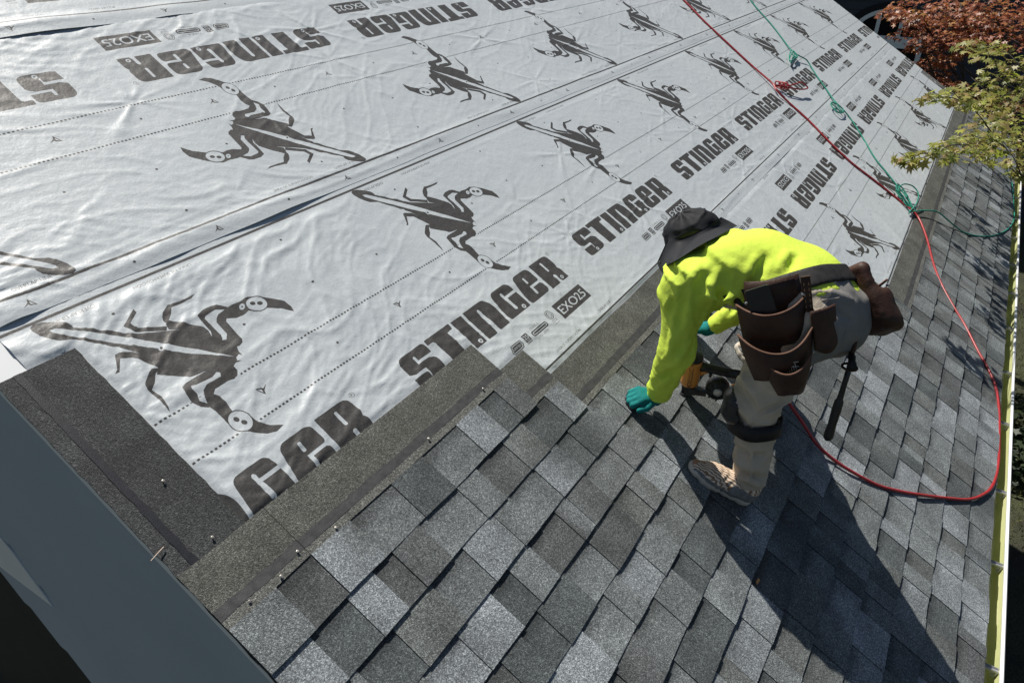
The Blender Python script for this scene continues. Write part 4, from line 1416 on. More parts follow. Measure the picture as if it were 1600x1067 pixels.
def pocket(name, O, X, D, Nn, w, y0, y1, bulge, parent, mat, dip=.015, taper=.8, xo=0.0, nx=20, ny=9, rim=True, y1p=None):
    """open leather pocket: front sheet bulging from a back panel; X across, D down, Nn outward"""
    P = []
    for i in range(nx + 1):
        t = -1 + 2 * i / nx
        for j in range(ny + 1):
            r = j / ny
            top = y0 + dip * (1 - t * t)
            y = top + (y1 - top) * r
            ww = w / 2 * (1 - (1 - taper) * r ** 1.5)
            b = bulge * (1 - abs(t) ** 2.6) * (1 - .75 * max(0, (r - .35) / .65) ** 2.2)
            b += .004 * math.sin(t * 4 + y * 30)
            P.append(O + X * (t * ww + xo) + D * y + Nn * (b + .004))
    P = A3(P); n1 = ny + 1
    inner = P - Nn * .004 * 1.0
    F = []; K = len(P)
    for i in range(nx):
        for j in range(ny):
            a = i * n1 + j
            F.append((a, a + 1, a + n1 + 1, a + n1)); F.append((K + a, K + a + n1, K + a + n1 + 1, K + a + 1))
    for i in range(nx):
        a = i * n1; F.append((a, a + n1, K + a + n1, K + a)); a = i * n1 + ny; F.append((a, K + a, K + a + n1, a + n1))
    for j in range(ny):
        F.append((j, K + j, K + j + 1, j + 1)); a = nx * n1 + j; F.append((a, a + 1, K + a + 1, K + a))
    o = part(name, RW(np.vstack([P, inner])), F, mat, parent, True)
    if rim:
        mb = MB(); mb.tube(RW(P[::n1] - Nn * .002), .0042, 6); mb.part('rim', M_ledge, o if o.parent.parent is None else parent, True)
    return o

def panel(name, O, X, D, Nn, w0, w1, y0, y1, th, parent, mat, curve=.0, nx=10, ny=8):
    P = []
    for i in range(nx + 1):
        t = -1 + 2 * i / nx
        for j in range(ny + 1):
            r = j / ny; ww = (w0 + (w1 - w0) * r) / 2
            P.append(O + X * t * ww + D * (y0 + (y1 - y0) * r - .02 * (r > .95) * t * t) - Nn * curve * t * t)
    P = A3(P); B = P - Nn * th; n1 = ny + 1; K = len(P); F = []
    for i in range(nx):
        for j in range(ny):
            a = i * n1 + j
            F.append((a, a + 1, a + n1 + 1, a + n1)); F.append((K + a, K + a + n1, K + a + n1 + 1, K + a + 1))
    for i in range(nx):
        a = i * n1; F.append((a, a + n1, K + a + n1, K + a)); a = i * n1 + ny; F.append((a, K + a, K + a + n1, a + n1))
    for j in range(ny):
        F.append((j, K + j, K + j + 1, j + 1)); a = nx * n1 + j; F.append((a, a + 1, K + a + 1, K + a))
    return part(name, RW(np.vstack([P, B])), F, mat, parent, True)

def basis(T, B, out):
    D = B - T; Lg = np.linalg.norm(D); D /= Lg
    Nn = out - D * (out @ D); Nn /= np.linalg.norm(Nn)
    X = np.cross(D, Nn)
    return D, Nn, X, Lg
# left pouch, towards the camera
T_ = hit(torso, 1206, 438, off=.058); B_ = pix(1224, 594, T_[2] - .235)
D, Nn, X, Lg = basis(T_, B_, A3((-.86, -.05, .40)))
if (X @ CAMR[0]) < 0: X = -X
lp = panel('pouch', T_, X, D, Nn, .17, .22, .0, Lg * .80, .006, person, M_leather, .03)
lp['label'] = 'big brown leather pouch on the hip nearer the camera'
OT = T_ + Nn * .004
pocket('pocket', OT, X, D, Nn, .215, .066, Lg * .62, .062, lp, M_leather, .030, .9, -.012)
pocket('pocket', OT + Nn * .022, X, D, Nn, .235, .160, Lg * .93, .082, lp, M_leather, .056, .72, -.010)
pocket('pocket', OT + Nn * .058, X, D, Nn, .160, .240, Lg * 1.06, .068, lp, M_leather, .040, .50, .012)
# web strap and side panel
mb = MB()
for q, wd in ((.100, .028),):
    mb.box((q - wd / 2, .0, .0), (q + wd / 2, Lg * .62, .012), lambda V: RW(T_ + V[:, :1] * X + V[:, 1:2] * D + V[:, 2:3] * Nn + Nn * .004))
mb.part('strap', M_leather, lp)
panel('side_panel', T_ + X * .148 + D * .11 + Nn * .030, X * .85 - Nn * .5, D, Nn * .85 + X * .5, .095, .085, .0, .155, .006, lp, M_leather, .01)
mb = MB()
for q in range(9):
    y = .02 + q * .019
    for xx in (.098, .112):
        mb.tube(RW(A3([T_ + X * (xx - .005) + D * y, T_ + X * (xx - .005) + D * (y + .009)]) + Nn * .0165), .0014, 5)
mb.part('stitching', M_thread, lp)
mb = MB()
for xx, y in ((-.088, .062), (.088, .058), (-.10, .170), (.092, .168), (.10, .26)):
    c = T_ + X * xx + D * y + Nn * (.014)
    mb.tube(RW(A3([c - Nn * .004, c + Nn * .002, c + Nn * .003])), [.005, .005, .003], 8)
mb.part('rivet', M_steel, lp)
# phone in the top pocket
pc = OT + X * (-.045) + D * .050 + Nn * .034
fr = lambda V: RW(pc + V[:, :1] * (X * .98 - D * .17) + V[:, 1:2] * (D * .98 + X * .17) + V[:, 2:3] * Nn)
mb = MB(); mb.prism([tuple(q) for q in rpoly([(-.039, -.045), (.039, -.045), (.039, .10), (-.039, .10)], .010)], -.0045, .0045, fr)
single('phone', mb.V, mb.F, M_rubber, 'black phone standing in the top pocket of the brown hip pouch', 'phone', RW(pc))
# coil of nails in the lower pocket
nc = OT + Nn * .100 + X * .008 + D * .272
mb = MB()
for q in range(9):
    for r_ in range(2):
        c = nc + X * ((q - 4) * .0072) + Nn * (r_ * .014 - .012) - D * (.002 * abs(q - 4))
        mb.tube(RW(A3([c + D * .02, c - D * .034 - X * .002 * (q - 4)])), .0013, 5)
        mb.tube(RW(A3([c - D * .034 - X * .002 * (q - 4), c - D * .0355 - X * .002 * (q - 4)])), .0034, 6)
for y in (-.022, -.006):
    mb.tube(RW(A3([nc - X * .036 + Nn * .0035 + D * y, nc + Nn * .004 + D * (y - .002), nc + X * .036 + Nn * .0035 + D * y])), .0016, 5)
single('nail_coil', mb.V, mb.F, mat_noise('pale_nails', (.46, .42, .33), (.58, .53, .42), 40, .5, .1), 'strip of pale collated nails in the lowest pocket of the brown pouch', 'nails', RW(nc), True)
# right pouch
T_, B_ = pix(1326, 420, .87), pix(1382, 552, .765)
D, Nn, X, Lg = basis(T_, B_, A3((.80, -.52, .10)))
MP = np.stack([X, D, Nn])
def bag(p):
    d = rbox(p, T_ + D * .105 + Nn * .006, (.068, .112, .024), MP, .0235)
    d = smin(d, rbox(p, T_ + D * .170 + Nn * .030 + X * .01, (.074, .080, .038), MP, .037), .03)
    d = smin(d, rbox(p, T_ + D * .210 + Nn * .060 + X * .015, (.050, .052, .028), MP, .027), .02)
    x = (p - T_) @ MP.T
    d = smax(d, -rbox(p, T_ + D * .090 + Nn * .036 + X * .01, (.060, .06, .022), MP, .02), .006)
    return d - .006 * (noise3(p * 22, 3) - .5) - .003 * (noise3(p * 60, 5) - .5)
V, F = nets(bag, T_ + D * .12 - .28, T_ + D * .12 + .28, .006)
rp = part('pouch', RW(V), F, M_leather, person, True)
rp['label'] = 'soft brown leather pouch on the far hip, in shade'
mb = MB(); mb.tube(RW(A3([T_ + D * (.082 + .012 * (1 - t * t)) + X * (.070 * t + .01) + Nn * (.062 - .01 * t * t) for t in np.linspace(-1, 1, 14)])), .005, 6); mb.part('rim', M_ledge, rp, True)
mb = MB()
for xx, y in ((-.07, .10), (.08, .10)):
    c = T_ + X * xx * .85 + D * y + Nn * .064
    mb.tube(RW(A3([c - Nn * .004, c + Nn * .002, c + Nn * .003])), [.005, .005, .003], 8)
mb.part('rivet', M_steel, rp)

# stitched seams on the seat of the trousers
def on_pants(L):
    out = []
    for x, y in L:
        q = hit(trouser_sdf, x, y)
        if q is not None: out.append(q)
    return out
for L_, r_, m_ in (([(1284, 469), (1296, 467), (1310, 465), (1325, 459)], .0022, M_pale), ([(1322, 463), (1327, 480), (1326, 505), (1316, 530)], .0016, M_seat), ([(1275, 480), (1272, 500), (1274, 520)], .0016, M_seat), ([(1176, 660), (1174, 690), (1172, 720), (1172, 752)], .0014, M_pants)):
    q = on_pants(L_)
    if len(q) > 2:
        mb = MB(); mb.tube(RW(spline(q, 6)), r_, 6); mb.part('seam', m_, person, True)

# hammer in its loop
DN = A3((0, -SP, -CP))
h0 = pix(1331, 562, .72)
best = min(np.linspace(.2, .6, 81), key=lambda l: np.hypot(*((lambda c: (800 + FPX * c[0] / c[2] - 1293, 533.5 + FPX * c[1] / c[2] - 686))(CAMR @ (h0 + DN * l - CAMC)))))
h1 = h0 + DN * best
ham = thing('hammer', 'black hammer hanging handle down from the back of the tool belt', 'hammer', RW(h0))
mb = MB(); mb.tube(RW(A3([h0 + (h1 - h0) * t for t in (0, .35, .48, .5, .62, .8, .93, .97, 1.0)])), [.0095, .0095, .011, .0155, .0165, .0150, .0175, .0175, .011], 12); mb.part('handle', M_rubber, ham, True)
mb = MB(); hx = A3((.8, .1, -.1)); hx /= np.linalg.norm(hx)
mb.tube(RW(A3([h0 - hx * .055, h0 - hx * .03, h0 - hx * .028, h0 + hx * .02])), [.015, .015, .011, .013], 12)
mb.tube(RW(A3([h0 + hx * .02, h0 + hx * .05 + DN * .004, h0 + hx * .085 + DN * .022])), [.012, .009, .004], 8)
mb.part('head', M_belt, ham, True)
mb = MB(); lpv = A3([h0 + DN * .03 + .024 * (math.cos(a) * hx + math.sin(a) * np.cross(hx, DN)) for a in np.linspace(0, 2 * math.pi, 17)])
mb.tube(RW(lpv), .0045, 6); mb.tube(RW(spline([h0 + DN * .03 + hx * .024, h0 + hx * .04 - DN * .05, pix(1338, 515, .77)], 5)), .007, 6)
mb.part('hammer_loop', M_leather, belt, True)

# coil nailer lying between the hands
M_orange = mat_noise('orange_housing', (.62, .24, .045), (.70, .29, .06), 8, .38, .05, .001, .5)
go = pix(1074, 616, .020)
gz = A3((.02, SP, CP)); gxv = A3((.30, -.82, .478))
Gf = frame(go, gxv, gz)                                       # x along the handle, z up
GW = lambda V: RW(Gf(np.asarray(V, float)))
gun = thing('nail_gun', 'orange and black coil roofing nailer standing on the shingles by his knee', 'nail gun', RW(go))
mb = MB(); zz = [(.052, .030), (.058, .036), (.075, .039), (.13, .040), (.165, .041), (.178, .040)]
mb.tube(GW([(0, 0, z) for z, r in zz]), [r for z, r in zz], 24); gh = mb.part('housing', M_orange, gun, True)
mb = MB(); zz = [(.178, .040), (.182, .042), (.196, .041), (.204, .034), (.210, .022)]
mb.tube(GW([(0, 0, z) for z, r in zz]), [r for z, r in zz], 24); mb.part('cap', M_rubber, gun, True)
mb = MB(); mb.tube(GW([(.03, 0, .150), (.06, 0, .146), (.13, 0, .138), (.20, 0, .132)]), [.024, .020, .0195, .021], 14); mb.part('handle', M_rubber, gun, True)
mb = MB()
mb.tube(GW([(.195, 0, .133), (.20, 0, .132), (.238, 0, .129), (.243, 0, .128)]), [.020, .0255, .0255, .019], 16)
mb.tube(GW([(.215, 0, .115), (.205, 0, .085), (.175, 0, .070)]), [.014, .013, .011], 10)
mb.tube(GW([(.028, 0, .115), (.055, 0, .135), (.07, 0, .145)]), [.016, .018, .014], 10)
mb.part('end_cap', M_orange, gun, True)
mb = MB(); mb.tube(GW([(.243, 0, .128), (.262, 0, .126), (.27, 0, .125)]), [.010, .010, .008], 10); mb.part('air_fitting', M_steel, gun, True)
mb = MB(); mb.tube(GW([(.075, 0, .128), (.082, 0, .112), (.078, 0, .105)]), .006, 8); mb.part('trigger', M_rubber, gun, True)
mb = MB()
ya = np.linspace(-.034, .034, 8)
mb.tube(GW([(.118, y, .055) for y in ya]), [.034, .046, .050, .050, .050, .050, .046, .034], 22)
for a in np.linspace(0, 2 * math.pi, 9)[:-1]:
    mb.tube(GW([(.118 + .030 * math.cos(a), -.037, .055 + .030 * math.sin(a)), (.118 + .046 * math.cos(a), -.033, .055 + .046 * math.sin(a))]), .004, 5)
mb.part('magazine', M_rubber, gun, True)
mb = MB(); mb.tube(GW([(.118, -.0345, .055), (.118, -.039, .055), (.118, -.041, .055)]), [.018, .018, .012], 14); mb.part('magazine_latch', M_steel, gun, True)
mb = MB()
mb.box((-.016, -.020, .0), (.020, .020, .055), GW); mb.box((.018, -.016, .012), (.075, .016, .040), GW)
mb.box((-.034, -.024, .002), (-.016, .024, .012), GW); mb.box((-.028, -.010, .012), (-.016, .010, .075), GW)
mb.box((.0, -.032, .02), (.03, -.020, .05), GW)
mb.tube(GW([(.02, -.026, .05), (.05, -.03, .045), (.08, -.03, .05)]), .006, 6)
mb.part('nose', M_rubber, gun)
mb = MB(); mb.tube(GW([(-.006, 0, -.002), (-.006, 0, .03), (-.004, 0, .05)]), .006, 8); mb.part('contact_tip', M_steel, gun)
# maker's name along the housing
cu = bpy.data.curves.new('lettering', 'FONT'); cu.body = 'BOSTITCH'; cu.size = .026; cu.align_x = 'CENTER'; cu.align_y = 'CENTER'
ob = bpy.data.objects.new('lettering', cu); COL.objects.link(ob); bpy.context.view_layer.update()
me = bpy.data.meshes.new_from_object(ob.evaluated_get(bpy.context.evaluated_depsgraph_get()))
co = A3([v.co[:] for v in me.vertices]); fs = [tuple(p_.vertices) for p_ in me.polygons]
bpy.data.objects.remove(ob); bpy.data.curves.remove(cu)
viewv = Gf(np.zeros((1, 3)))[0] * 0 + (CAMC - go); 
xl = np.array([gxv / np.linalg.norm(gxv)]); 
yx = np.cross(gz - (gxv / np.linalg.norm(gxv)) * (gz @ gxv) / np.linalg.norm(gxv), gxv / np.linalg.norm(gxv)); yx /= np.linalg.norm(yx)
a0 = math.atan2(viewv @ yx, viewv @ xl[0])
W_ = [(.0408 * math.cos(a0 + y / .0408), .0408 * math.sin(a0 + y / .0408), .115 + x) for x, y, z in co]
part('lettering', GW(W_), fs, M_rubber, gh)

# ------------------------------------------------------------------ hoses and ropes
M_redhose = mat_noise('red_hose', (.30, .018, .022), (.38, .03, .032), 30, .38, .1, .001, .5)
M_rope = mat_noise('green_rope', (.010, .17, .115), (.03, .27, .19), 220, .75, .6, .002, .3, bscale=260)
M_redrope = mat_noise('red_rope', (.34, .012, .02), (.45, .03, .04), 220, .75, .6, .002, .3, bscale=260)
M_ropelight = M_rope
def pts(L, n0=.016): return [pix(q[0], q[1], q[2] if len(q) > 2 else n0) for q in L]
top_red = pts([(1040, -28), (1068, 0), (1100, 33), (1135, 66), (1175, 103), (1206, 130, .03), (1214, 142, .03), (1232, 160), (1262, 187), (1298, 224), (1330, 254), (1365, 281), (1400, 309), (1424, 328, .03), (1436, 342, .03), (1448, 372, .025), (1458, 410, .02), (1470, 442, .02), (1487, 474, .02), (1507, 507, .022), (1528, 548, .024), (1546, 580, .024), (1556, 606, .024), (1561, 640, .020), (1561, 690, .018), (1559, 730, .02), (1550, 760, .024), (1533, 774, .026), (1512, 780, .027), (1480, 778, .028), (1440, 773, .03), (1405, 767, .028), (1370, 757, .028), (1330, 736, .030), (1300, 716, .032), (1275, 692, .05), (1254, 660, .085), (1232, 628, .12)], .014)
end = Gf(np.array([[.27, 0, .125]]))[0]
tail = [top_red[-1], pix(1205, 612, .12), pix(1180, 607, .12), end + A3((.02, -.04, .0)), end]
P_ = np.vstack([spline(top_red, 7)[:-1], spline(tail, 7)])
mb = MB(); mb.tube(RW(P_), .0078, 8)
hose = single('air_hose', mb.V, mb.F, M_redhose, 'long red air hose snaking down the roof and looping along the gutter', 'hose', RW(top_red[16]), True)
# red knot with its standing loop
b0 = pix(1210, 133, .02)
t1, t2 = pix(1262, 137, .055), pix(1252, 129, .075)
rk = MB()
rk.tube(RW(spline([b0, pix(1228, 135, .05), pix(1245, 131, .075), t2, t1, pix(1255, 140, .05), pix(1236, 138, .04), pix(1222, 136, .03), b0], 6)), .0065, 7)
for q in range(3):
    c = pix(1214 + q * 6, 135 + q, .022)
    ang = np.linspace(0, 2 * math.pi, 14)
    rk.tube(RW(A3([c + A3((.035 * math.cos(a) * .4, .035 * math.cos(a), .016 + .02 * math.sin(a))) for a in ang])), .0065, 7)
o = part('knot', rk.V, rk.F, M_redhose, hose, True)

GR = .0058
gpath = [(1160, -18), (1174, 2), (1186, 17), (1204, 37), (1222, 60), (1236, 78, .03), (1246, 86, .04), (1260, 94, .03), (1268, 106), (1277, 120), (1290, 138), (1304, 158, .03), (1316, 170, .03), (1330, 187), (1345, 210), (1367, 247), (1384, 268), (1400, 288), (1415, 306), (1426, 326, .025), (1421, 331, .03), (1444, 329, .045), (1464, 331, .065), (1480, 343, .055), (1493, 354, .035), (1508, 364, .026), (1530, 369, .024), (1553, 368, .024), (1572, 360, .024), (1582, 349, .024), (1585, 336, .024), (1584, 318, .024), (1583, 300, .025), (1580, 283, .04), (1574, 268, .10), (1567, 254, .2)]
P_ = spline(pts(gpath, .015), 7)
tree_tie = A3((11.2, -.9, 1.1))
mb = MB(); mb.tube(RW(np.vstack([P_, spline([P_[-1], .5 * (P_[-1] + tree_tie) + (0, 0, -.05), tree_tie], 6)[1:]])), GR, 7)
rope = single('rope', mb.V, mb.F, M_rope, 'long green safety rope running down the slope to the gutter corner', 'rope', RW(pix(1345, 210)), True)
def knot(px_list, n0, nm_):
    mb = MB()
    for L_ in px_list: mb.tube(RW(spline(pts(L_, n0), 6)), GR * .9, 7)
    return part(nm_, mb.V, mb.F, M_rope, rope, True)
knot([[(1240, 80), (1235, 88), (1234, 96), (1241, 92), (1244, 86), (1240, 80)], [(1237, 84), (1243, 90), (1246, 88), (1240, 83)], [(1236, 78), (1233, 90), (1236, 99)], [(1243, 84), (1239, 90), (1245, 91), (1246, 86)]], .04, 'knot')
knot([[(1300, 160), (1310, 165), (1318, 172), (1313, 177), (1304, 171), (1298, 163), (1302, 160)], [(1303, 158), (1314, 172), (1318, 176), (1309, 176), (1300, 167)], [(1298, 161), (1306, 168), (1315, 176)]], .035, 'knot')
knot([[(1424, 327, .03), (1412, 309, .05), (1404, 296, .07), (1412, 288, .09), (1426, 291, .09), (1435, 303, .08), (1432, 318, .05), (1425, 327, .03)],
      [(1424, 327, .03), (1408, 306, .04), (1400, 292, .05), (1406, 290, .05), (1416, 303, .04), (1426, 324, .03)],
      [(1426, 329, .03), (1414, 318, .03), (1402, 302, .03), (1400, 298, .035), (1410, 308, .03), (1428, 328, .03)],
      [(1420, 334, .02), (1424, 328, .04), (1430, 324, .03), (1428, 332, .03)]], .04, 'coil')

# ------------------------------------------------------------------ neighbouring house
nb = thing('neighbour_house', 'dark slate-blue house beyond the far roof edge with a white arched window', 'house', (28, -1, 0))
M_slate = mat_noise('slate_siding', (.035, .042, .052), (.045, .053, .065), 1.0, .7, .1, .002)
M_frame = mat_noise('window_frame', (.70, .74, .70), (.76, .80, .76), 5, .5, .0)
M_darktrim = mat_noise('dark_trim', (.006, .007, .009), (.01, .011, .013), 5, .6, 0)
def glass_mat():
    m, nt, b = new_mat('window_glass'); b.inputs['Base Color'].default_value = (.006, .007, .009, 1); b.inputs['Roughness'].default_value = .12
    return m
M_glass = glass_mat()
NX = 24.0
mb = MB()
mb.box((NX, -14, 0), (NX + 9, 13, 10.5)); mb.part('wall', M_slate, nb)
for z in np.arange(.3, 10.4, .24):
    pass
mb = MB()
for z in np.arange(.3, 10.4, .24):
    mb.add([(NX - .002, -14, z), (NX - .002, 13, z), (NX - .016, 13, z), (NX - .016, -14, z), (NX - .002, 13, z + .22), (NX - .002, -14, z + .22)],
           [(0, 3, 2, 1), (3, 5, 4, 2)])
sdm = mb.part('siding', M_slate, nb); sdm['kind'] = 'stuff'
mb = MB(); mb.prism([(-15, 10.4), (13.9, 10.4), (-.5, 15.5)], NX - .5, NX + 9.5, lambda V: np.stack([V[:, 2], V[:, 0], V[:, 1]], 1)); mb.part('roof', M_darktrim, nb)
def wpix(x, y, d):
    v = RD(CAMR.T @ A3([(x - 800) / FPX, (y - 533.5) / FPX, 1.0])); v /= np.linalg.norm(v)
    return RW(CAMC) + v * d
def onwall(x, y):
    v = RD(CAMR.T @ A3([(x - 800) / FPX, (y - 533.5) / FPX, 1.0])); o_ = RW(CAMC)
    return o_ + v * (NX - o_[0]) / v[0]
cw = onwall(1384, 62)
rx, rz = .90, .72
def arch(r_, n=24, drop=1.7): 
    a = np.linspace(0, math.pi, n)
    return [(cw[1] + rx * r_ * math.cos(t), cw[2] + rz * r_ * math.sin(t)) for t in a] + [(cw[1] - rx * r_, cw[2] - drop), (cw[1] + rx * r_, cw[2] - drop)]
toX = lambda V: np.stack([V[:, 2], V[:, 0], V[:, 1]], 1)
def ringband(r0, r1, x0, x1):
    A, B = arch(r0), arch(r1); n = len(A); mb = MB()
    V = [(x0, *p_) for p_ in A] + [(x0, *p_) for p_ in B] + [(x1, *p_) for p_ in A] + [(x1, *p_) for p_ in B]
    F = []
    for i in range(n):
        j = (i + 1) % n
        F += [(i, j, n + j, n + i), (2 * n + i, 3 * n + i, 3 * n + j, 2 * n + j), (n + i, n + j, 3 * n + j, 3 * n + i), (i, 2 * n + i, 2 * n + j, j)]
    return mb.add(V, F)
win = MB().prism(arch(.98), NX - .03, NX - .021, toX).part('pane', M_glass, nb)
win.name = 'window'
ringband(.98, 1.12, NX - .08, NX - .022).part('frame', M_frame, win)
ringband(1.12, 1.34, NX - .06, NX - .022).part('surround', M_darktrim, win)
mb = MB()
for yy in (-.30, .30): mb.box((NX - .06, cw[1] + yy - .05, cw[2] - 1.7), (NX - .03, cw[1] + yy + .05, cw[2] + rz * .90))
mb.box((NX - .065, cw[1] - .88, cw[2] - .20), (NX - .029, cw[1] + .88, cw[2] + .10)); mb.box((NX - .062, cw[1] - .88, cw[2] - .80), (NX - .028, cw[1] + .88, cw[2] - .74))
mb.part('mullions', M_frame, win)
for yy in (-6.0, 5.6):
    w2 = MB().box((NX - .03, cw[1] + yy - .5, 4.2), (NX - .021, cw[1] + yy + .5, 5.9)).part('window', M_glass, nb)
    mb = MB()
    for q in ((-.56, -.5, 4.14, 5.96), (.5, .56, 4.14, 5.96), (-.5, .5, 5.9, 5.96), (-.5, .5, 4.14, 4.2), (-.5, .5, 5.03, 5.07)):
        mb.box((NX - .07, cw[1] + yy + q[0], q[2]), (NX - .022, cw[1] + yy + q[1], q[3]))
    mb.part('frame', M_frame, w2)

# ------------------------------------------------------------------ trees
def leaf_mat(name, stops, trans=(.5, .5, .1), rough=.45):
    m, nt, b = new_mat(name)
    a = N(nt, 'ShaderNodeVertexColor'); a.layer_name = 'Tint'
    oi = N(nt, 'ShaderNodeObjectInfo')
    sep = N(nt, 'ShaderNodeSeparateColor'); nt.links.new(a.outputs['Color'], sep.inputs[0])
    ad = N(nt, 'ShaderNodeMath', operation='ADD'); nt.links.new(sep.outputs[0], ad.inputs[0]); nt.links.new(oi.outputs['Random'], ad.inputs[1])
    fr_ = N(nt, 'ShaderNodeMath', operation='FRACT'); nt.links.new(ad.outputs[0], fr_.inputs[0])
    col = ramp(nt, fr_.outputs[0], stops)
    nt.links.new(col, b.inputs['Base Color'])
    b.inputs['Roughness'].default_value = rough; b.inputs['Specular IOR Level'].default_value = .4
    tr = N(nt, 'ShaderNodeBsdfTranslucent'); nt.links.new(mixc(nt, col, trans, .35), tr.inputs['Color'])
    mx = N(nt, 'ShaderNodeMixShader'); mx.inputs[0].default_value = .32
    nt.links.new(b.outputs[0], mx.inputs[1]); nt.links.new(tr.outputs[0], mx.inputs[2])
    nt.links.new(mx.outputs[0], nt.nodes['Material Output'].inputs['Surface'])
    return m
M_leafg = leaf_mat('maple_leaf_green', [(0, (.11, .14, .025)), (.25, (.19, .21, .04)), (.5, (.30, .28, .08)), (.75, (.34, .24, .11)), (.9, (.36, .42, .04)), (1, (.24, .15, .08))])
M_leafr = leaf_mat('maple_leaf_red', [(0, (.13, .038, .022)), (.3, (.30, .10, .05)), (.6, (.44, .17, .09)), (.8, (.42, .22, .06)), (1, (.24, .065, .05))], (.5, .15, .05))
M_bark = mat_noise('bark', (.05, .042, .035), (.09, .078, .065), 12, .9, .6, .01, bscale=40)

def palmate(n=7, deep=.42):
    out = []
    angs = np.linspace(-2.25, 2.25, n); ln = [.55, .78, .93, 1.0, .93, .78, .55] if n == 7 else [.7, .95, 1.0, .95, .7]
    out.append((0, -.12, 0))
    for i, (a, l) in enumerate(zip(angs, ln)):
        out.append((l * math.sin(a), l * math.cos(a), -.16 * l * l))
        if i < n - 1:
            m = (a + angs[i + 1]) / 2
            out.append((deep * math.sin(m), deep * math.cos(m), .02))
    return A3(out)
def leaves_mesh(P, Nrm, size, shape, seed):
    rs = np.random.default_rng(seed); n = len(P); k = len(shape)
    az = rs.uniform(0, 6.283, n)
    t = np.stack([np.cos(az), np.sin(az), np.zeros(n)], 1)
    t -= Nrm * (t * Nrm).sum(1)[:, None]; t /= np.linalg.norm(t, axis=1)[:, None]
    b = np.cross(Nrm, t)
    sz = size * rs.uniform(.6, 1.2, n)
    V = P[:, None] + sz[:, None, None] * (shape[None, :, :1] * t[:, None] + shape[None, :, 1:2] * b[:, None] + shape[None, :, 2:3] * Nrm[:, None])
    c = P + sz[:, None] * .1 * b
    V = np.concatenate([V, c[:, None]], 1).reshape(-1, 3)
    base = np.arange(n)[:, None] * (k + 1)
    tri_ = np.stack([np.full(k, k), np.arange(k), (np.arange(k) + 1) % k], 1)
    F = (base[:, :, None] + tri_[None]).reshape(-1, 3)
    tint = np.repeat(rs.random(n), k + 1)
    return V, F, tint
def set_tint(me, tint):
    ca = me.color_attributes.new('Tint', 'FLOAT_COLOR', 'POINT')
    C = np.ones((len(tint), 4), np.float32); C[:, :3] = tint[:, None]; ca.data.foreach_set('color', C.ravel())
def pad_points(c, R, rz_, n, rs):
    q = rs.normal(0, 1, (n, 3)); q /= np.linalg.norm(q, axis=1)[:, None]; q *= rs.uniform(.25, 1, (n, 1)) ** .5
    P = c + q * A3((R, R, rz_))
    P[:, 2] -= .25 * ((P[:, 0] - c[0]) ** 2 + (P[:, 1] - c[1]) ** 2) / max(R, .05)
    Nr = rs.normal(0, .42, (n, 3)) + A3((-.15, .1, 1.0)); Nr += q * A3((.5, .5, .1))
    return P, Nr / np.linalg.norm(Nr, axis=1)[:, None]
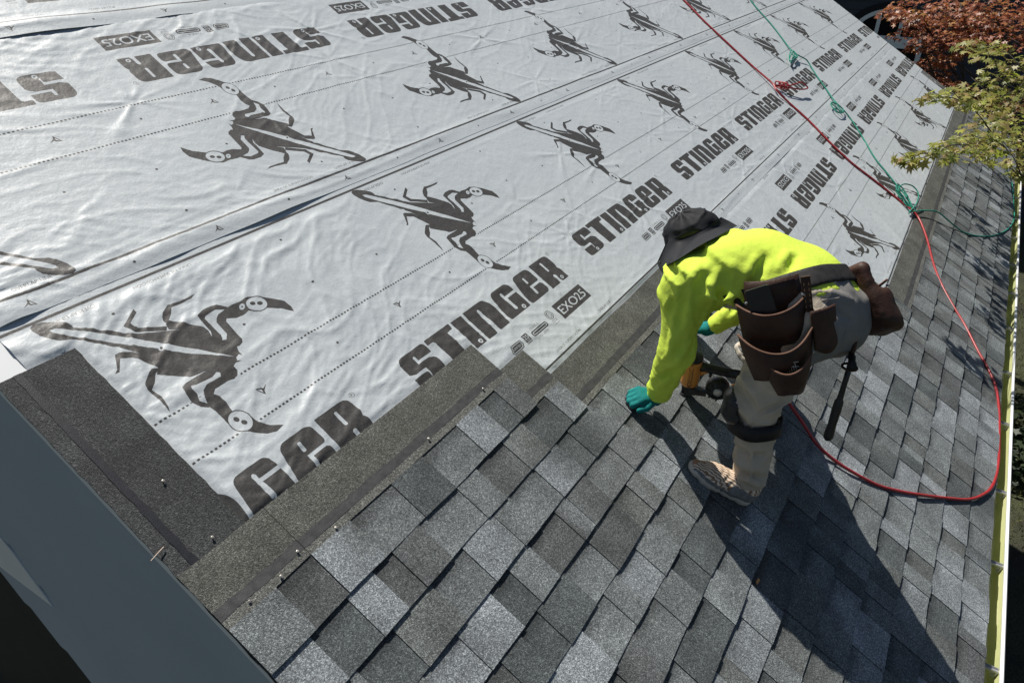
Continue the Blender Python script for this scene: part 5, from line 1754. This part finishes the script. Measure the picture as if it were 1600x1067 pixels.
def tree(name, label, base, pads, d0, leaf, size, per, shape, seed, extra, top, n_single=0, over=False):
    rs = np.random.default_rng(seed)
    t = thing(name, label, 'tree', base, None)
    base = A3(base)
    C = []
    for x, y, a, b_ in pads:
        d = d0 + rs.uniform(-.5, .5)
        q_ = pix(x, y, .62)
        if over and q_[1] > -.1 and q_[0] < 11.2: d = min(d, np.linalg.norm(pix(x, y, .62 + .14 * rs.random()) - CAMC))
        C.append((wpix(x, y, d), a * d / FPX, b_ * d / FPX))
    for e in extra: C.append((A3(e[:3]), e[3], e[4]))
    # wood
    mb = MB()
    trunk = spline([base, base + (.05, .08, 1.6), base + (-.10, .05, 3.2), A3(top)], 6)
    mb.tube(trunk, np.linspace(.15, .055, len(trunk)), 10); mb.part('trunk', M_bark, t, True)
    mb = MB()
    for ci, (c, R, rz_) in enumerate(C):
        if over and ci < len(pads):
            rt = [(np.linalg.norm(C[j][0] - c), j) for j in range(len(pads)) if pads[j][0] > pads[ci][0] + 12]
            if rt:
                c2 = C[min(rt)[1]][0]
                mb.tube(spline([c2, (c + c2) / 2 + (0, 0, .02), c, c + (c - c2) * .4], 4), np.linspace(.005, .0018, 13), 5)
                continue
        k = int(np.clip(rs.integers(len(trunk) // 2, len(trunk)), 0, len(trunk) - 1)); s_ = trunk[k]
        mid = .5 * s_ + .5 * c + (0, 0, -.05 + .1 * rs.random())
        mb.tube(spline([s_, mid, c - (0, 0, .03)], 5), np.linspace(.022, .0035, 11), 6)
        for _ in range(4):
            e = c + rs.normal(0, 1, 3) * A3((R, R, rz_ * .5)) * .6
            mb.tube(spline([mid * .3 + c * .7, c * .6 + e * .4, e], 4), np.linspace(.007, .0025, 9), 5)
    mb.part('branches', M_bark, t, True)
    PP, NN = [], []
    for c, R, rz_ in C:
        n = int(per * max(.35, (R / .3) ** 1.4))
        P, Nr = pad_points(c, R, rz_, n, rs); PP.append(P); NN.append(Nr)
    P = np.concatenate(PP); Nr = np.concatenate(NN)
    if n_single:
        dist = np.linalg.norm(P - RW(CAMC), axis=1)
        npad = sum(len(PP[i]) for i in range(len(pads)))
        order = np.argsort(np.where(np.arange(len(P)) < npad, dist, 1e9))
        sel = order[:n_single]
        metas = []
        for q in range(5):
            rsq = np.random.default_rng(q)
            sh = shape * rsq.uniform(.9, 1.1, shape.shape) + A3((0, 0, 1)) * rsq.normal(0, .05, (len(shape), 1))
            me = mesh_of('leaf', np.vstack([sh, [[0, .1, 0]]]) * size, [(len(sh), i, (i + 1) % len(sh)) for i in range(len(sh))], leaf)
            set_tint(me, np.full(len(sh) + 1, rsq.random())); metas.append(me)
        for i in sel:
            o = link('leaf', metas[int(rs.integers(5))], t, P[i] - base)
            z = Vector(Nr[i]); o.rotation_mode = 'QUATERNION'
            o.rotation_quaternion = z.to_track_quat('Z', 'Y') @ Matrix.Rotation(rs.uniform(0, 6.28), 3, 'Z').to_quaternion()
            s_ = rs.uniform(.65, 1.15); o.scale = (s_, s_, s_)
        keep = np.ones(len(P), bool); keep[sel] = False
        P, Nr = P[keep], Nr[keep]
    V, F, tint = leaves_mesh(P, Nr, size, shape, seed + 1)
    o = part('foliage', V, F, leaf, t); o['kind'] = 'stuff'
    set_tint(o.data, tint)
    return t
g_pads = [(1462, 153, 26, 5), (1490, 148, 34, 9), (1505, 160, 26, 6), (1535, 137, 34, 12), (1582, 136, 30, 14), (1560, 112, 28, 9), (1522, 72, 26, 9), (1546, 86, 22, 8),
          (1560, 76, 20, 7), (1592, 102, 20, 10), (1562, 160, 34, 10), (1548, 205, 44, 11), (1588, 200, 30, 16), (1502, 226, 38, 7), (1458, 241, 32, 6), (1420, 249, 20, 4),
          (1522, 236, 34, 8), (1570, 230, 34, 12), (1592, 254, 24, 9), (1596, 274, 16, 5), (1552, 184, 30, 9), (1580, 178, 26, 12), (1600, 150, 26, 18), (1530, 215, 34, 8)]
tree('maple_tree', 'green and gold Japanese maple whose branches hang over the far corner of the roof', (10.6, -2.6, 0), g_pads, 9.2, M_leafg, .056, 72, palmate(7), 11,
     [(10.2, -1.8, 6.2, .7, .2), (10.9, -2.9, 6.5, .8, .25), (10.0, -2.9, 5.6, .7, .2), (11.2, -1.6, 5.5, .7, .2), (10.6, -3.4, 5.1, .7, .2), (9.7, -1.9, 5.2, .5, .15), (11.6, -2.8, 5.8, .6, .2)], (10.5, -2.3, 6.3), 285, True)
r_pads = [(1430, 12, 46, 12), (1482, 24, 50, 13), (1562, 14, 54, 12), (1424, 30, 26, 6), (1470, 44, 60, 6), (1560, 52, 55, 7), (1448, 113, 40, 9), (1478, 138, 38, 12), (1522, 150, 28, 9),
          (1545, 175, 36, 11), (1552, 196, 24, 6), (1592, 38, 30, 18), (1440, 74, 22, 5), (1492, 82, 30, 7), (1520, 60, 40, 7), (1400, 20, 22, 8), (1500, 5, 40, 8), (1460, 95, 26, 5), (1580, 160, 30, 10), (1500, 168, 34, 10), (1470, 60, 40, 6), (1540, 30, 40, 8)]
tree('red_maple_tree', 'red-brown Japanese maple standing between the far roof edge and the dark neighbouring house', (15.0, -.6, 0), r_pads, 14.2, M_leafr, .064, 78, palmate(5, .36), 12,
     [(14.6, -.4, 4.2, .9, .25), (15.6, -1.6, 5.0, 1.0, .3), (15.2, 1.2, 5.0, .9, .25)], (14.9, -.3, 6.2))
# low shrub added to darken the lit ground by the house; hedge along the neighbour's wall
def shrub(c, R, h, n, seed, label):
    rs = np.random.default_rng(seed)
    t = thing('shrub', label, 'shrub', c, 'shrubs in the yard')
    mb = MB()
    for q in range(5):
        a = rs.uniform(0, 6.28); e = A3(c) + A3((R * .6 * math.cos(a), R * .6 * math.sin(a), h * .8))
        mb.tube(spline([A3(c), A3(c) * .5 + e * .5 + (0, 0, .1), e], 4), np.linspace(.03, .008, 9), 6)
    mb.part('stem', M_bark, t, True)
    P, Nr = pad_points(A3(c) + (0, 0, h * .55), R, h * .5, n, rs)
    P[:, 2] = np.maximum(P[:, 2], .05)
    V, F, tint = leaves_mesh(P, Nr, .09, palmate(5, .5), seed)
    o = part('foliage', V, F, M_leafd, t); o['kind'] = 'stuff'; set_tint(o.data, tint)
M_leafd = leaf_mat('shrub_leaf', [(0, (.012, .022, .008)), (.5, (.024, .042, .012)), (1, (.04, .055, .018))], (.06, .1, .02), .5)
shrub((19.5, -4.2, 0), 1.5, 2.6, 1400, 31, 'broad dark green shrub standing before the neighbouring wall')
shrub((12.0, -1.7, 0), 1.1, 1.0, 1300, 32, 'low dark green shrub added by the far corner of the house to darken the ground')
shrub((22.4, 3.0, 0), 1.6, 4.0, 1600, 33, 'tall dark green shrub under the arched window')
# tufts of grass over the part of the lawn that shows beyond the gutter
rs = np.random.default_rng(5)
n = 9000
gp = np.stack([rs.uniform(9.5, 19, n), rs.uniform(-5.0, -.6, n), np.zeros(n)], 1)
az = rs.uniform(0, 6.283, n); hh = rs.uniform(.04, .11, n); w = .008
t_ = np.stack([np.cos(az), np.sin(az), 0 * az], 1)
V = np.stack([gp - t_ * w, gp + t_ * w, gp + np.stack([np.sin(az) * .04, np.cos(az) * .04, hh], 1)], 1).reshape(-1, 3)
V[:, 2] += .03
gr = single('grass', V, np.arange(3 * n).reshape(-1, 3), mat_noise('grass_blade', (.07, .085, .02), (.16, .15, .05), 2, .7, 0), None, None, (14, -2.5, 0), kind='stuff')
